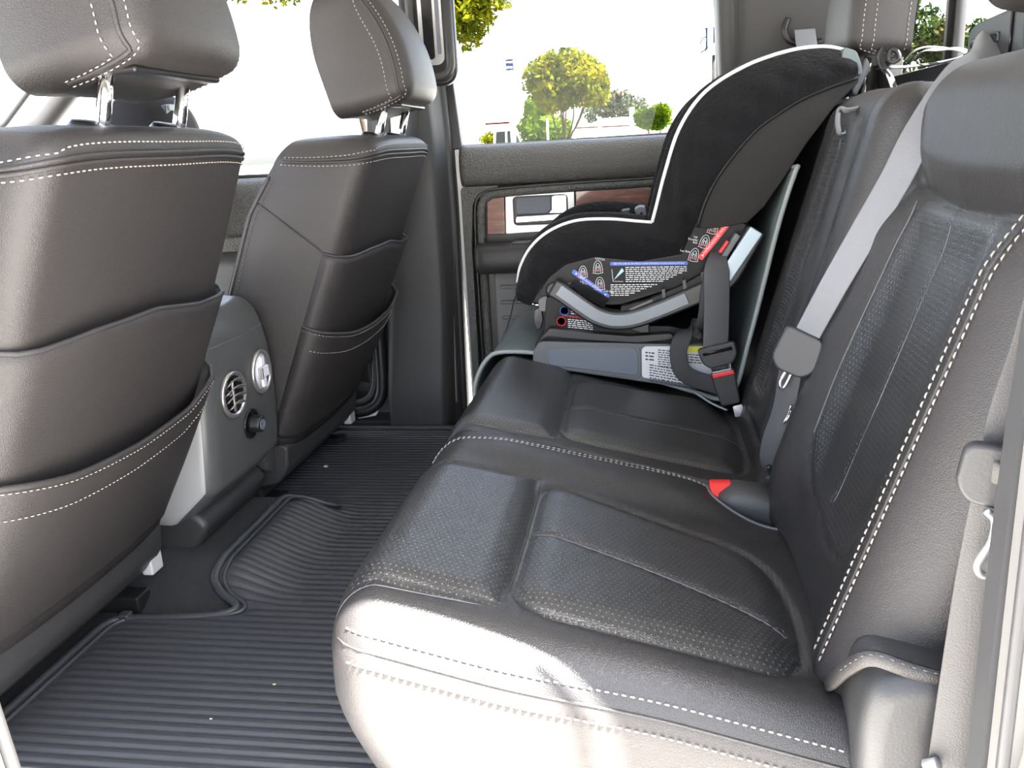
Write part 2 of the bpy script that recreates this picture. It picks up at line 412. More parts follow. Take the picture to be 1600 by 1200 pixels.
class Frame:
    def __init__(s, o, A, B, H): s.o = np.array(o, float); s.M = np.array([A, B, H], float)
    def __call__(s, a, b, h):
        p = np.stack(np.broadcast_arrays(np.asarray(a, float), b, h), -1); return s.o+p@s.M
class Pillow:
    """upholstered pad: top(a,b) surface, rolled edges, side walls; local (a,b,h) in a Frame"""
    def __init__(s, fr, a0, a1, b0, b1, r, rh, depth, top, bulge=0.0, warp=None):
        s.fr, s.a0, s.a1, s.b0, s.b1, s.r, s.rh, s.depth, s.top, s.bulge, s.warp = fr, a0, a1, b0, b1, r, rh, depth, top, bulge, warp
    def local(s, ea, eb):
        ea = np.asarray(ea, float); eb = np.asarray(eb, float); ra0, ra1, rb0, rb1 = s.r
        ia = np.clip(ea, s.a0+ra0, s.a1-ra1); ib = np.clip(eb, s.b0+rb0, s.b1-rb1)
        da = ea-ia; db = eb-ib; Ra = np.where(da < 0, ra0, ra1); Rb = np.where(db < 0, rb0, rb1)
        oa = da/Ra; ob = db/Rb; o = np.maximum(abs(oa), abs(ob)); hyp = np.sqrt(oa**2+ob**2)+1e-12
        th = np.minimum(o, 1)*PI/2; sd = np.maximum(o-1, 0)
        out = np.sin(th)+s.bulge*np.sin(PI*np.minimum(sd, 1))
        a = ia+oa/hyp*Ra*out; b = ib+ob/hyp*Rb*out
        h = s.top(a, b)-s.rh*(1-np.cos(th))-(s.depth-s.rh)*sd
        if s.warp: a, b, h = s.warp(a, b, h)
        return a, b, h, o
    def pt(s, ea, eb):
        a, b, h, o = s.local(ea, eb); return s.fr(a, b, h)
    def nrm(s, ea, eb, e=.002):
        p = s.pt(np.asarray(ea)+e, eb)-s.pt(np.asarray(ea)-e, eb); q = s.pt(ea, np.asarray(eb)+e)-s.pt(ea, np.asarray(eb)-e)
        n = np.cross(p, q); return n/(np.linalg.norm(n, axis=-1)[..., None]+1e-12)
    def coords(s, lo, hi, r0, r1, step, nr, nsd):
        return np.r_[lo+r0-r0*np.linspace(2, 1, nsd, endpoint=False), lo+r0-r0*np.linspace(1, 0, nr, endpoint=False),
                     np.linspace(lo+r0, hi-r1, max(3, int((hi-lo-r0-r1)/step)+1)), hi-r1+r1*np.linspace(0, 1, nr+1)[1:], hi-r1+r1*np.linspace(1, 2, nsd+1)[1:]]
    def build(s, step, regions, mats, parent, names, nr=9, nsd=6, cap=True):
        """regions(a,b,o,ea,eb)->int per face; names[i], mats[i]"""
        ca = s.coords(s.a0, s.a1, s.r[0], s.r[1], step, nr, nsd); cb = s.coords(s.b0, s.b1, s.r[2], s.r[3], step, nr, nsd)
        EA, EB = np.meshgrid(ca, cb, indexing='ij'); a, b, h, o = s.local(EA, EB); V = s.fr(a, b, h).reshape(-1, 3)
        uv = np.stack([a, b], -1).reshape(-1, 2); m, n = EA.shape; idx = np.arange(m*n).reshape(m, n)
        Q = np.stack([idx[:-1, :-1], idx[1:, :-1], idx[1:, 1:], idx[:-1, 1:]], -1).reshape(-1, 4)
        mid = lambda X: ((X[:-1, :-1]+X[1:, :-1]+X[1:, 1:]+X[:-1, 1:])/4).ravel()
        lab = regions(mid(a), mid(b), mid(o), mid(EA), mid(EB))
        fn = np.cross(V[Q[:, 2]]-V[Q[:, 0]], V[Q[:, 3]]-V[Q[:, 1]])
        flip = (np.array(s.fr.M[2])@fn.mean(0)) < 0
        if flip: Q = Q[:, ::-1]; fn = -fn
        vn = np.zeros_like(V)
        for k in range(4): np.add.at(vn, Q[:, k], fn)
        vn /= np.linalg.norm(vn, axis=1)[:, None]+1e-15
        res = {}
        for i, nm in enumerate(names):
            sel = Q[lab == i]
            if not len(sel): continue
            used = np.unique(sel); mp = np.full(len(V), -1); mp[used] = np.arange(len(used)); F = [tuple(q) for q in mp[sel]]
            VV = V[used]; nn = vn[used]; u2 = uv[used]
            if i == 0 and cap:
                ring = list(idx[0, :])+list(idx[1:, -1])+list(idx[-1, -2::-1])+list(idx[-2:0:-1, 0])
                k0 = len(VV); VV = np.r_[VV, V[ring]]; u2 = np.r_[u2, uv[ring]]; nn = np.r_[nn, np.tile(-s.fr.M[2], (len(ring), 1))]
                f = tuple(range(k0, k0+len(ring))); F.append(f if not flip else f)
            res[nm+str(i)] = mk(nm, VV, F, mats[i], parent, uv=u2, normals=nn)
        return res
    def curve(s, pts, n=10):
        """smooth line through (ea,eb) points on the surface -> points, normals"""
        c = cr(pts, n); return s.pt(c[:, 0], c[:, 1]), s.nrm(c[:, 0], c[:, 1])
def sdpoly(a, b, poly):
    """signed distance to polygon (negative inside), vectorised"""
    a = np.asarray(a, float); b = np.asarray(b, float); d = np.full(a.shape, 1e9); inside = np.zeros(a.shape, bool); n = len(poly)
    for i in range(n):
        x0, y0 = poly[i]; x1, y1 = poly[(i+1) % n]; ex, ey = x1-x0, y1-y0
        t = np.clip(((a-x0)*ex+(b-y0)*ey)/(ex*ex+ey*ey+1e-15), 0, 1); d = np.minimum(d, np.hypot(a-x0-t*ex, b-y0-t*ey))
        c = ((y0 > b) != (y1 > b)) & (a < ex*(b-y0)/(ey+1e-15)+x0); inside ^= c
    return np.where(inside, -d, d)
def dseg(a, b, pts):
    a = np.asarray(a, float); d = np.full(a.shape, 1e9)
    for (x0, y0), (x1, y1) in zip(pts[:-1], pts[1:]):
        ex, ey = x1-x0, y1-y0; t = np.clip(((a-x0)*ex+(b-y0)*ey)/(ex*ex+ey*ey+1e-15), 0, 1); d = np.minimum(d, np.hypot(a-x0-t*ex, b-y0-t*ey))
    return d
def copy_tree(o, parent=None, offset=(0, 0, 0)):
    c = o.copy(); COL.objects.link(c); c.parent = parent
    if parent is None: c.location = Vector(o.location)+Vector(offset)
    for ch in list(o.children): copy_tree(ch, c)
    return c
def rnd_poly(poly, r, n=4):
    """round the corners of a polygon"""
    out = []; m = len(poly)
    for i in range(m):
        p = np.array(poly[i], float); a = np.array(poly[i-1], float)-p; b = np.array(poly[(i+1) % m], float)-p
        la, lb = np.linalg.norm(a), np.linalg.norm(b); k = min(r, la*.45, lb*.45); s, e = p+a/la*k, p+b/lb*k
        for j in range(n+1):
            t = j/n; out.append(tuple((1-t)**2*s+2*t*(1-t)*p+t*t*e))
    return out
# ------------------------------------------------------------------ setting: ground, cabin shell
def hump(x, y): return .058*(1-sstep(np.abs(y), .13, .25))*sstep(-np.asarray(x, float), .28, .46)
GROUND = -.62
g = mk('ground', [(-160, -60, GROUND), (160, -60, GROUND), (160, 260, GROUND), (-160, 260, GROUND)], [(0, 1, 2, 3)], 'asphalt', smooth=False)
tag(g, kind='structure')

xs = np.linspace(-1.75, .86, 130); ys = np.linspace(-.80, .88, 120); X, Y = np.meshgrid(xs, ys, indexing='ij')
Z = hump(X, Y)+.09*sstep(-X, .80, 1.2)*0
V = np.stack([X, Y, Z], -1).reshape(-1, 3); n = len(ys)
F = [(i*n+k, (i+1)*n+k, (i+1)*n+k+1, i*n+k+1) for i in range(len(xs)-1) for k in range(n-1)]
Vb, Fb = box_vf((-1.75, -.80, -.06), (.86, .84, -.012))
V, F = join_vf([(V, F), (Vb, Fb)])
floor = tag(mk('floor', V, F, 'carpet'), kind='structure')

# near sill below the open door
sill = tag(prism('trim_sill', rnd_poly([(-.93, -.12), (-.93, -.03), (-.86, -.005), (-.795, -.005), (-.795, -.12)], .02), -1.4, .62, 'white_paint', axis='x', bev=.004), kind='structure')

far_sill = tag(prism('trim_far_sill', rnd_poly([(.80, -.12), (.80, .006), (.90, .018), (.96, .0), (.96, -.12)], .012), -1.3, .70, 'dark_plastic', axis='x', bev=.004), kind='structure')
# roof with headliner; unseen, its overhang and near edge extended to block sun
xs = np.linspace(-.95, .96, 30); ys = np.linspace(-.845, .80, 30); X, Y = np.meshgrid(xs, ys, indexing='ij')
Z = 1.275-.085*np.abs(Y/.80)**4-.03*((X-.05)/1.0)**2
V = np.stack([X, Y, Z], -1).reshape(-1, 3); n = len(ys)
F = [(i*n+k, i*n+k+1, (i+1)*n+k+1, (i+1)*n+k) for i in range(len(xs)-1) for k in range(n-1)]
V2 = V+[0, 0, .05]; V, F = join_vf([(V, F), (V2, [q[::-1] for q in F])])
ceiling = tag(mk('ceiling', V, F, 'headliner'), kind='structure')

# near side body: roof rail and rear pillar round the open door, one plate, its rounded opening shaped to bound the seat's sun patch
RX, RZ, RR = .588, 1.08, .13
arc = [(RX-RR+RR*math.sin(t), RZ-RR+RR*math.cos(t)) for t in np.linspace(0, PI/2, 10)]
poly = [(-1.35, RZ-.0)]+arc+[(RX, .55), (RX-.002, .30), (RX-.03, .02), (RX-.06, -.14), (1.05, -.14), (1.05, .80), (.96, 1.22), (.80, 1.29), (-1.0, 1.29), (-1.35, 1.14)]
near = prism('wall_left', poly, -.840, -.800, 'jamb_paint', bev=.006)
tag(near, kind='structure')
# the layers of the jamb: rubber seal, grey trim, dark inner trim
def vstrip(name, xs_, y0, y1, w, mat, r=.004):
    path = cr([(x, z) for x, z in xs_], 8); rows = []
    for x, z in path:
        rows.append([(x, y0, z), (x+w*.15, y0-.0, z), (x+w, y0, z), (x+w, y1, z), (x, y1, z), (x, y0, z)])
    rows = np.array(rows); m, n = rows.shape[:2]; V = rows.reshape(-1, 3)
    F = [(i*n+k, i*n+k+1, (i+1)*n+k+1, (i+1)*n+k) for i in range(m-1) for k in range(n-1)]
    return mk(name, V, F, mat, near, smooth=False, bev=r)
vstrip('weather_seal', [(.571, -.1), (.572, .2), (.571, .5), (.574, .8), (.57, .98)], -.826, -.800, .03, 'seal_grey')
vstrip('jamb_trim', [(.566, -.1), (.568, .2), (.569, .5), (.585, .8), (.61, 1.0)], -.800, -.772, .05, 'jamb_dark')
vstrip('inner_trim', [(.590, -.1), (.592, .2), (.602, .5), (.62, .8), (.65, 1.0)], -.768, -.745, .07, 'dark_plastic')
tube('seal_bead', cr([(.572, -.826, -.1), (.573, -.826, .2), (.572, -.826, .5), (.575, -.826, .8), (.571, -.82, .98)], 8), .005, 'jamb_dark', near)
tube('seal_bead', cr([(.579, -.853, -.1), (.580, -.853, .2), (.579, -.853, .5), (.581, -.85, .8), (.577, -.845, .98)], 8), .005, 'seal_grey', near)
# near centre pillar, only its rear edge reaches the frame
bp = prism('trim_near_pillar', rnd_poly([(-.44, 1.13), (-.317, 1.13), (-.312, .60), (-.299, .25), (-.284, .05), (-.272, -.12), (-.46, -.12)], .01), -.87, -.80, 'grey_trim', bev=.006)
tag(bp, kind='structure')
tube('weather_seal', [(-.312, -.798, 1.1), (-.309, -.798, .6), (-.296, -.798, .25), (-.281, -.798, .05), (-.269, -.798, -.1)], .006, 'rubber', bp)

# back wall, rear window with its upright divider
WB = .845
wall = tag(prism('wall_back', [(-.78, .0), (.80, .0), (.78, .815), (-.76, .815)], WB, WB+.03, 'dark_plastic', axis='x', bev=.006), kind='structure')
fr_o = [(-.76, .815), (.78, .815), (.72, 1.15), (-.72, 1.15)]; fr_i = rnd_poly([(-.70, .838), (.715, .838), (.67, 1.10), (-.66, 1.10)], .05, 4)
win4 = mk('window_4', [(WB+.012, -.70, .835), (WB+.012, .715, .835), (WB+.025, .67, 1.16), (WB+.025, -.66, 1.16)], [(0, 1, 2, 3)], 'glass', smooth=False)
tag(win4, kind='structure')
box('frame_top', (WB, -.74, 1.15), (WB+.03, .74, 1.21), 'black_plastic', win4)
box('frame_bottom', (WB-.005, -.74, .81), (WB+.03, .76, .838), 'black_plastic', win4)
box('frame_side', (WB, .69, .82), (WB+.03, .78, 1.12), 'black_plastic', win4)
box('frame_side', (WB, -.77, .82), (WB+.03, -.68, 1.12), 'black_plastic', win4)
dv = box('window_divider', (WB+.002, .285, .82), (WB+.022, .345, 1.18), 'black_plastic', win4, bev=.008)
tube('seal_line', [(WB+.001, .325, .83), (WB+.001, .328, 1.10)], .003, 'grey_trim', dv)
box('window_divider', (WB-.008, -.352, .82), (WB+.022, -.272, 1.12), 'black_plastic', win4, bev=.008)

# far rear pillar trim
rows = []
for z in np.linspace(.10, 1.16, 26):
    t = np.clip((z-.75)/.4, 0, 1); k = .05*t
    base = cr([(.497, .875), (.500, .845), (.508, .832), (.527, .828), (.540, .834), (.552, .826), (.575, .815), (.66, .802-.2*k), (.76, .795-.3*k), (.850, .785-.3*k)], 5)
    rows.append([(x-.02*t, y-k*.6, z) for x, y in base])
tp = sweep('trim_rear_pillar', None, rows, 'pillar_plastic', solid=.006); tag(tp, kind='structure')
# recess with the belt outlet
ring = cr([(.640, .772, .985), (.632, .770, .96), (.645, .768, .935), (.69, .765, .925), (.715, .765, .930)], 6)
tube('belt_slot_rim', ring, .007, 'black_plastic', tp)

# ------------------------------------------------------------------ far rear door
DY = .83
d1 = prism('door_1', rnd_poly([(-.165, .08), (-.163, .715), (.52, .715), (.52, .12), (.40, .02), (-.16, .02)], .02), DY+.035, DY+.075, 'door_plastic', bev=.004)
tag(d1, kind='structure')
# rolled top of the door panel
prof = cr([(DY+.05, .715), (DY+.048, .738), (DY+.030, .744), (DY+.008, .736), (DY-.006, .712), (DY-.008, .68), (DY-.003, .660), (DY+.006, .646), (DY+.020, .640), (DY+.05, .642)], 5)
rows = [[(x, y+off, z) for y, z in prof] for x, off in [(-.168, .04), (-.167, .015), (-.160, .004), (-.150, 0)]+[(x, 0) for x in np.linspace(-.13, .52, 12)]]
sweep('upper_panel', None, rows, 'door_plastic', d1)
tube('window_seal', [(-.17, DY+.044, .7425), (.2, DY+.044, .7450), (.52, DY+.044, .7475)], .003, 'grey_trim', d1)
# front upright of the panel and raised inner border, following the recess
prism('side_panel', rnd_poly([(-.168, .06), (-.166, .64), (-.06, .64), (-.135, .60), (-.145, .50), (-.148, .07)], .012), DY-.002, DY+.04, 'door_plastic', d1, bev=.006)
bord = cr([(-.137, DY+.006, .10), (-.136, DY+.004, .40), (-.134, DY+.002, .52), (-.128, DY, .597), (-.105, DY, .624), (-.06, DY, .632), (.1, DY, .637), (.3, DY, .6395), (.50, DY, .642)], 8)
tube('groove_rim', bord, .0045, 'black_plastic', d1)
bord2 = cr([(-.121, DY+.016, .10), (-.120, DY+.012, .40), (-.119, DY+.008, .52), (-.114, DY+.006, .588), (-.095, DY+.006, .612), (-.06, DY+.006, .620), (.1, DY+.006, .6255), (.3, DY+.006, .6285), (.50, DY+.006, .631)], 8)
V, F = tube_vf(bord2, .012, 10); mk('inner_border', V, F, 'door_plastic', d1)
# wood strip in two lengths, silver bezel between
box('recess_plate', (-.125, DY+.024, .49), (.50, DY+.032, .628), 'black_plastic', d1, bev=.002)
wl = prism('wood_trim', rnd_poly([(-.104, .513), (-.100, .602), (-.088, .612), (-.052, .616), (-.053, .513)], .006), DY+.006, DY+.022, 'wood', d1, bev=.003)
wr = prism('wood_trim', rnd_poly([(.134, .528), (.133, .622), (.49, .622), (.49, .532)], .004), DY+.006, DY+.022, 'wood', d1, bev=.003)
bz_o = rnd_poly([(-.052, .515), (-.048, .620), (.131, .624), (.130, .520)], .004, 3); bz_i = rrect(-.030, .114, .535, .610, .011, 4)
def ring_plate(name, outer, inner, y0, y1, mat, parent, bev=.002):
    bm = bmesh.new()
    def loop(p, y): return [bm.verts.new((q[0], y, q[1])) for q in p]
    for yy in (y0,):
        lo, li = loop(outer, yy), loop(inner, yy)
        eo = [bm.edges.new((lo[i], lo[(i+1) % len(lo)])) for i in range(len(lo))]
        ei = [bm.edges.new((li[i], li[(i+1) % len(li)])) for i in range(len(li))]
        bmesh.ops.triangle_fill(bm, edges=eo+ei, use_beauty=True)
    r = bmesh.ops.extrude_face_region(bm, geom=bm.faces[:])
    for v in [e for e in r['geom'] if isinstance(e, bmesh.types.BMVert)]: v.co.y = y1
    bmesh.ops.recalc_face_normals(bm, faces=bm.faces[:])
    V = [tuple(v.co) for v in bm.verts]; bm.verts.index_update(); F = [tuple(v.index for v in f.verts) for f in bm.faces]; bm.free()
    return mk(name, V, F, mat, parent, smooth=True, bev=bev)
bz = ring_plate('handle_bezel', bz_o, bz_i, DY+.002, DY+.018, 'bezel_silver', d1)
prism('handle_cup', bz_i, DY+.019, DY+.0235, 'black_plastic', bz, bev=None)
prism('cup_back', rnd_poly([(-.024, .562), (-.023, .606), (.070, .608), (.068, .572), (.058, .562)], .008), DY+.0165, DY+.020, 'slate_plastic', bz, bev=.002)
hd = prism('door_handle', rnd_poly([(.062, .563), (.072, .570), (.073, .607), (.110, .608), (.110, .563)], .006), DY+.006, DY+.017, 'chrome', bz, bev=.004)
prism('handle_lip', rnd_poly([(-.026, .541), (-.024, .559), (.111, .561), (.111, .545)], .005), DY-.002, DY+.014, 'chrome', bz, bev=.005)
# arm rest and lower pocket
pr = cr([(DY+.03, .492), (DY-.01, .494), (DY-.055, .491), (DY-.070, .480), (DY-.074, .455), (DY-.068, .430), (DY-.050, .417), (DY-.01, .414), (DY+.03, .415)], 5)
rows = []
for x, k in [(-.134, 0), (-.133, .55), (-.126, .85), (-.115, .97), (-.10, 1)]+[(x, 1) for x in np.linspace(-.05, .50, 8)]:
    rows.append([(x, DY+.03+(y-DY-.03)*(.25+.75*k) if k < 1 else y, .454+(z-.454)*(.72+.28*k) if k < 1 else z) for y, z in pr])
ar = sweep('armrest', None, rows, 'armrest_vinyl', d1)
Vc, Fc = np.array(rows[0]), [tuple(range(len(pr)))]
mk('armrest_end', Vc, Fc, 'armrest_vinyl', d1)
box('switch_strip', (-.03, DY-.045, .4925), (.20, DY+.0, .4965), 'grey_trim', ar, bev=.002)
pk = prism('map_pocket', rnd_poly([(-.093, .17), (-.092, .41), (.46, .41), (.46, .17)], .01), DY+.014, DY+.034, 'pocket_plastic', d1, bev=.003)
for z in (.372, .330, .288, .246, .204):
    box('pocket_rib', (-.078, DY+.008, z-.005), (.42, DY+.018, z+.005), 'pocket_plastic', pk, bev=.004)
box('pocket_shadow_gap', (-.128, DY+.02, .08), (-.093, DY+.03, .412), 'black_plastic', d1, bev=None)
# window frame of the door and white painted edge
prism('window_frame', [(-.190, .735), (-.158, .735), (-.172, .93), (-.192, 1.13), (-.222, 1.13), (-.207, .93)], DY+.015, DY+.05, 'black_plastic', d1, bev=.004)
prism('window_frame', [(.492, .735), (.535, .735), (.535, 1.14), (.470, 1.14), (.482, 1.0)], DY+.02, DY+.05, 'black_plastic', d1, bev=.004)
prism('window_frame', [(-.22, 1.11), (.52, 1.11), (.52, 1.15), (-.22, 1.15)], DY+.0, DY+.05, 'black_plastic', d1, bev=.004)
prism('painted_edge', [(-.1815, .03), (-.1665, .03), (-.1665, .745), (-.178, 1.12), (-.200, 1.12), (-.186, .745)], DY+.04, DY+.08, 'white_paint', d1, bev=.002)
w1 = tag(mk('window_1', [(-.18, DY+.055, .72), (.52, DY+.055, .72), (.50, DY+.01, 1.13), (-.20, DY+.01, 1.13)], [(0, 1, 2, 3)], 'glass', smooth=False), kind='structure')

# ------------------------------------------------------------------ far centre pillar
rows = []
for z in np.linspace(-.01, 1.22, 40):
    L = float(np.interp(z, [0, .10, .44, .60, .8, 1.16], [-.405, -.405, -.385, -.365, -.300, -.275]))
    Rr = float(np.interp(z, [0, .15, .35, .6, .8, 1.16], [-.195, -.192, -.188, -.184, -.186, -.21]))
    fl = float(np.interp(z, [0, .10, .20, .35, .6, 1.16], [-.035, -.03, -.012, .004, .0, -.02]))     # foot flares inwards
    yc = .775
    base = cr([(L, yc+.10), (L+.002, yc+.03), (L+.02, yc+.004+fl), (L+.05, yc-.006+fl), (Rr-.06, yc-.004+fl), (Rr-.035, yc+.004+fl*.8), (Rr-.022, yc+.03), (Rr-.012, yc+.05), (Rr, yc+.060), (Rr, yc+.11)], 4)
    rows.append([(x, y, z) for x, y in base])
bpil = tag(sweep('trim_centre_pillar', None, rows, 'pillar_plastic', solid=.004), kind='structure')
tube('weather_seal', cr([(-.197, .826, .02), (-.194, .828, .2), (-.191, .832, .4), (-.189, .836, .6), (-.193, .838, .8), (-.208, .83, 1.1)], 8), .009, 'rubber', bpil)
tube('trim_bead', cr([(-.213, .805, .06), (-.210, .812, .2), (-.2065, .818, .4), (-.2045, .822, .6), (-.208, .824, .8), (-.222, .815, 1.1)], 8), .004, 'grey_trim', bpil)
# grab handle on the pillar: recessed plate inside a thick loop
hg = prism('grab_handle', rrect(-.262, -.128, .885, 1.17, .035, 6), .708, .735, 'black_plastic', bpil, bev=.010)
hp = np.array([(x, .706, z) for x, z in rrect(-.232, -.142, .905, 1.15, .03, 6)])
V, F = tube_vf(np.r_[hp, hp[:1]], .011, 10); mk('handle_loop', V, F, 'dark_plastic', hg)
prism('handle_well', rrect(-.214, -.156, .932, 1.13, .018, 5), .7045, .7075, 'satin_silver', hg, bev=.001)
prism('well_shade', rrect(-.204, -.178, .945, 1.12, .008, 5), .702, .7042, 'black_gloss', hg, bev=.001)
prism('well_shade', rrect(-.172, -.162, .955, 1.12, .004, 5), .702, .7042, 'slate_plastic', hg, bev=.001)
# front belt hanging behind the passenger seat top
b_ = thing('seat_belt', 'dark front seat belt strap hanging behind the passenger headrest posts', 'seat belt', (-.33, .70, .70))
ribbon('strap', cr([(-.315, .70, 1.10), (-.318, .70, .95), (-.325, .698, .80), (-.345, .69, .60), (-.37, .68, .40)], 6), (1, -.1, 0), .046, .0018, 'webbing_dark', b_)

# ------------------------------------------------------------------ front passenger door, pillar, dash
d2 = prism('door_2', rnd_poly([(-1.30, -.12), (-1.30, .70), (-.36, .672), (-.355, -.12)], .02), .86, .92, 'door_plastic', bev=.004)
tag(d2, kind='structure')
prof = cr([(.88, .655), (.876, .684), (.855, .690), (.832, .678), (.822, .65), (.82, .60), (.826, .55), (.85, .53)], 5)
rows = [[(x, y, z-.03*(x+.40)*0+(.0 if x > -1 else .03)) for y, z in prof] for x in np.linspace(-1.28, -.42, 10)]
sweep('upper_panel', None, rows, 'door_plastic', d2)
tube('window_seal', [(-1.28, .868, .70), (-.43, .868, .690)], .006, 'rubber', d2)
sweep('door_pocket', None, [[(x, .82-.03*math.sin(PI*t), .10+.22*t) for t in np.linspace(0, 1, 8)] for x in np.linspace(-1.2, -.46, 8)], 'dark_plastic', d2, solid=.006)
prism('window_frame', [(-.42, .67), (-.35, .67), (-.33, 1.21), (-.38, 1.21)], .845, .875, 'black_plastic', d2, bev=.004)
w2 = tag(mk('window_2', [(-1.28, .87, .67), (-.42, .87, .67), (-.38, .82, 1.20), (-1.0, .82, 1.20)], [(0, 1, 2, 3)], 'glass', smooth=False), kind='structure')
# front door opening: rubber loop and kick panel by the passenger's seat foot, with the white sill showing
lp = cr([(-.435, .79, .60), (-.415, .79, .40), (-.412, .785, .20), (-.42, .78, .09), (-.46, .77, .05), (-.54, .76, .045), (-.66, .755, .045), (-.8, .75, .05)], 8)
dl = tag(tube('trim_door_loop', lp, .017, 'black_plastic', ns=10), kind='structure')
V, F = tube_vf(lp+np.array([-.022, .012, .018]), .010, 8); mk('inner_loop', V, F, 'dark_plastic', dl)
pnl = [[(x, .80+.03*math.sin(3*(x+.6)), z) for x in np.linspace(-.95, -.44, 14)] for z in np.linspace(.06, .50, 10)]
sweep('kick_panel', None, pnl, 'dark_plastic', dl, solid=.004)
V, F = tube_vf(cr([(-.50, .782, .36), (-.475, .775, .33), (-.468, .772, .28), (-.478, .775, .22), (-.50, .78, .18)], 6), .010, 8); mk('pull_cup', V, F, 'dark_plastic', dl)
prism('white_sill', [(-.50, .028), (-.455, .036), (-.425, .075), (-.418, .070), (-.44, .030), (-.49, .022)], .775, .80, 'white_paint', dl, bev=None)
# windshield pillar
ap = tag(tube('trim_front_pillar', [(-1.60, .80, .70), (-1.29, .785, .87), (-1.17, .775, .965), (-.95, .74, 1.14)], .030, 'dark_plastic', ns=12), kind='structure')
tube('pillar_seal', [(-1.72, .82, .70), (-1.42, .80, .872), (-1.295, .79, .972), (-1.06, .76, 1.15)], .007, 'rubber', ap)
# dashboard, far end
dash = thing('dashboard', 'stitched dark leather dashboard end seen under the driver headrest', 'dashboard', (-1.1, .45, .60))
prof = cr([(-1.07, .70), (-1.06, .78), (-1.03, .86), (-.98, .905), (-.92, .915), (-.872, .893), (-.842, .845), (-.832, .77), (-.85, .66), (-.88, .50)], 6)
rows = []
for y, k, q in [(.795, .85, .8), (.785, .95, .95), (.77, .985, 1), (.74, 1.0, 1), (.66, 1.0, 1), (.60, 1.0, .92), (.55, 1.0, .6), (.50, 1.0, .35), (.3, .99, .3), (.1, .98, .3), (-.2, .98, .3), (-.72, .98, .3)]:
    rows.append([(-1.2+(x+1.2)*k, y, .6+(z-.6)*k*q) for x, z in prof])
sweep('dash_pad', None, rows, 'dash_dark', dash, solid=.006)
mk('dash_end', rows[0], [tuple(range(len(prof)))], 'dark_plastic', dash)
vt = prism('air_vent', rnd_poly([(.63, .845), (.635, .880), (.74, .880), (.73, .845)], .01), -.905, -.848, 'black_plastic', dash, axis='x', bev=.004)
prism('vent_lens', rnd_poly([(.645, .866), (.648, .881), (.72, .881), (.715, .866)], .006), -.87, -.845, 'piping_grey', vt, axis='x', bev=.003)
st = np.array([[-1.2+(x+1.2)*1.002, .60+.22*(i/len(prof)), .6+(z-.6)*1.003] for i, (x, z) in enumerate(prof)])
# ------------------------------------------------------------------ floor mat
PITCH_R = .018
def xleft(y):
    k = np.interp(y, [-.74, -.285, -.262, -.252, -.238, -.225, -.213, -.200, -.180, .125, .150, .165, .180, .192, .205, .225, .26, .29, .74],
                     [-.575, -.577, -.565, -.46, -.385, -.366, -.372, -.405, -.428, -.430, -.405, -.358, -.345, -.352, -.40, -.44, -.52, -.56, -.56])
    return k
ys = np.arange(-.735, .725, PITCH_R/9); s = np.r_[np.linspace(0, .12, 8), np.linspace(.12, 1, 40)[1:]]
Y, S = np.meshgrid(ys, s, indexing='ij'); XL = xleft(Y); X = XL+(.16-XL)*S
ph = (Y/PITCH_R) % 1.0
rib = .0042*(sstep(ph, .0, .16)-sstep(ph, .62, .78))*sstep(X-XL, .022, .034)*sstep(.735-np.abs(Y), .03, .04)
Z = hump(X, Y)+.010+rib
V = np.stack([X, Y, Z], -1).reshape(-1, 3); n = len(s)
F = [(i*n+k, i*n+k+1, (i+1)*n+k+1, (i+1)*n+k) for i in range(len(ys)-1) for k in range(n-1)]
F = [q[::-1] for q in F]
mat_t = thing('floor_mat', 'black ribbed rubber floor mat lying in the rear footwell', 'floor mat', (-.2, 0, 0))
mk('ribbed_sheet', V, F, 'mat_rubber', mat_t)
yy = np.linspace(-.735, .722, 500); bx_ = xleft(yy); P = np.stack([bx_, yy, hump(bx_, yy)+.011], 1)
P = np.r_[P, [[.0, .725, .011], [.16, .725, .011]]]; P = resample(P, 420)
for _ in range(4): P[1:-1] = (P[:-2]+2*P[1:-1]+P[2:])/4
V, F = tube_vf(P, .0075, 8); mk('raised_rim', V, F, 'mat_rubber', mat_t)
V, F = tube_vf(P+np.array([.016, 0, .001]), .004, 6); mk('rim_bead', V, F, 'mat_rubber', mat_t)
box('corner_tab', (-.560, -.268, .006), (-.540, -.250, .022), 'mat_rubber', mat_t, bev=.004)
box('corner_tab', (-.550, .690, .006), (-.528, .715, .024), 'mat_rubber', mat_t, bev=.004)
# crumbs on the mat
rng = random.Random(4)
def crumb(x, y, sz, label):
    bm = bmesh.new(); bmesh.ops.create_icosphere(bm, subdivisions=1, radius=1.0)
    V = np.array([(v.co.x*sz*rng.uniform(.8, 1.3), v.co.y*sz*.6*rng.uniform(.7, 1.2), v.co.z*sz*.45) for v in bm.verts]); F = [tuple(v.index for v in f.verts) for f in bm.faces]; bm.free()
    V += [x, y, float(hump(x, y))+.0145+sz*.4]; return tag(mk('crumb', V, F, 'crumb'), label, 'crumb', 'crumbs on the rubber mat')
crumb(-.455, .42, .0065, 'small tan crumb on the far side of the ribbed mat')
crumb(-.515, .46, .0030, 'tiny pale speck at the far left edge of the ribbed mat')
crumb(-.215, -.42, .0028, 'tiny speck in the middle of the near ribbed mat')
crumb(-.27, -.50, .0024, 'tiny speck on the near ribbed mat close to the bottom edge')

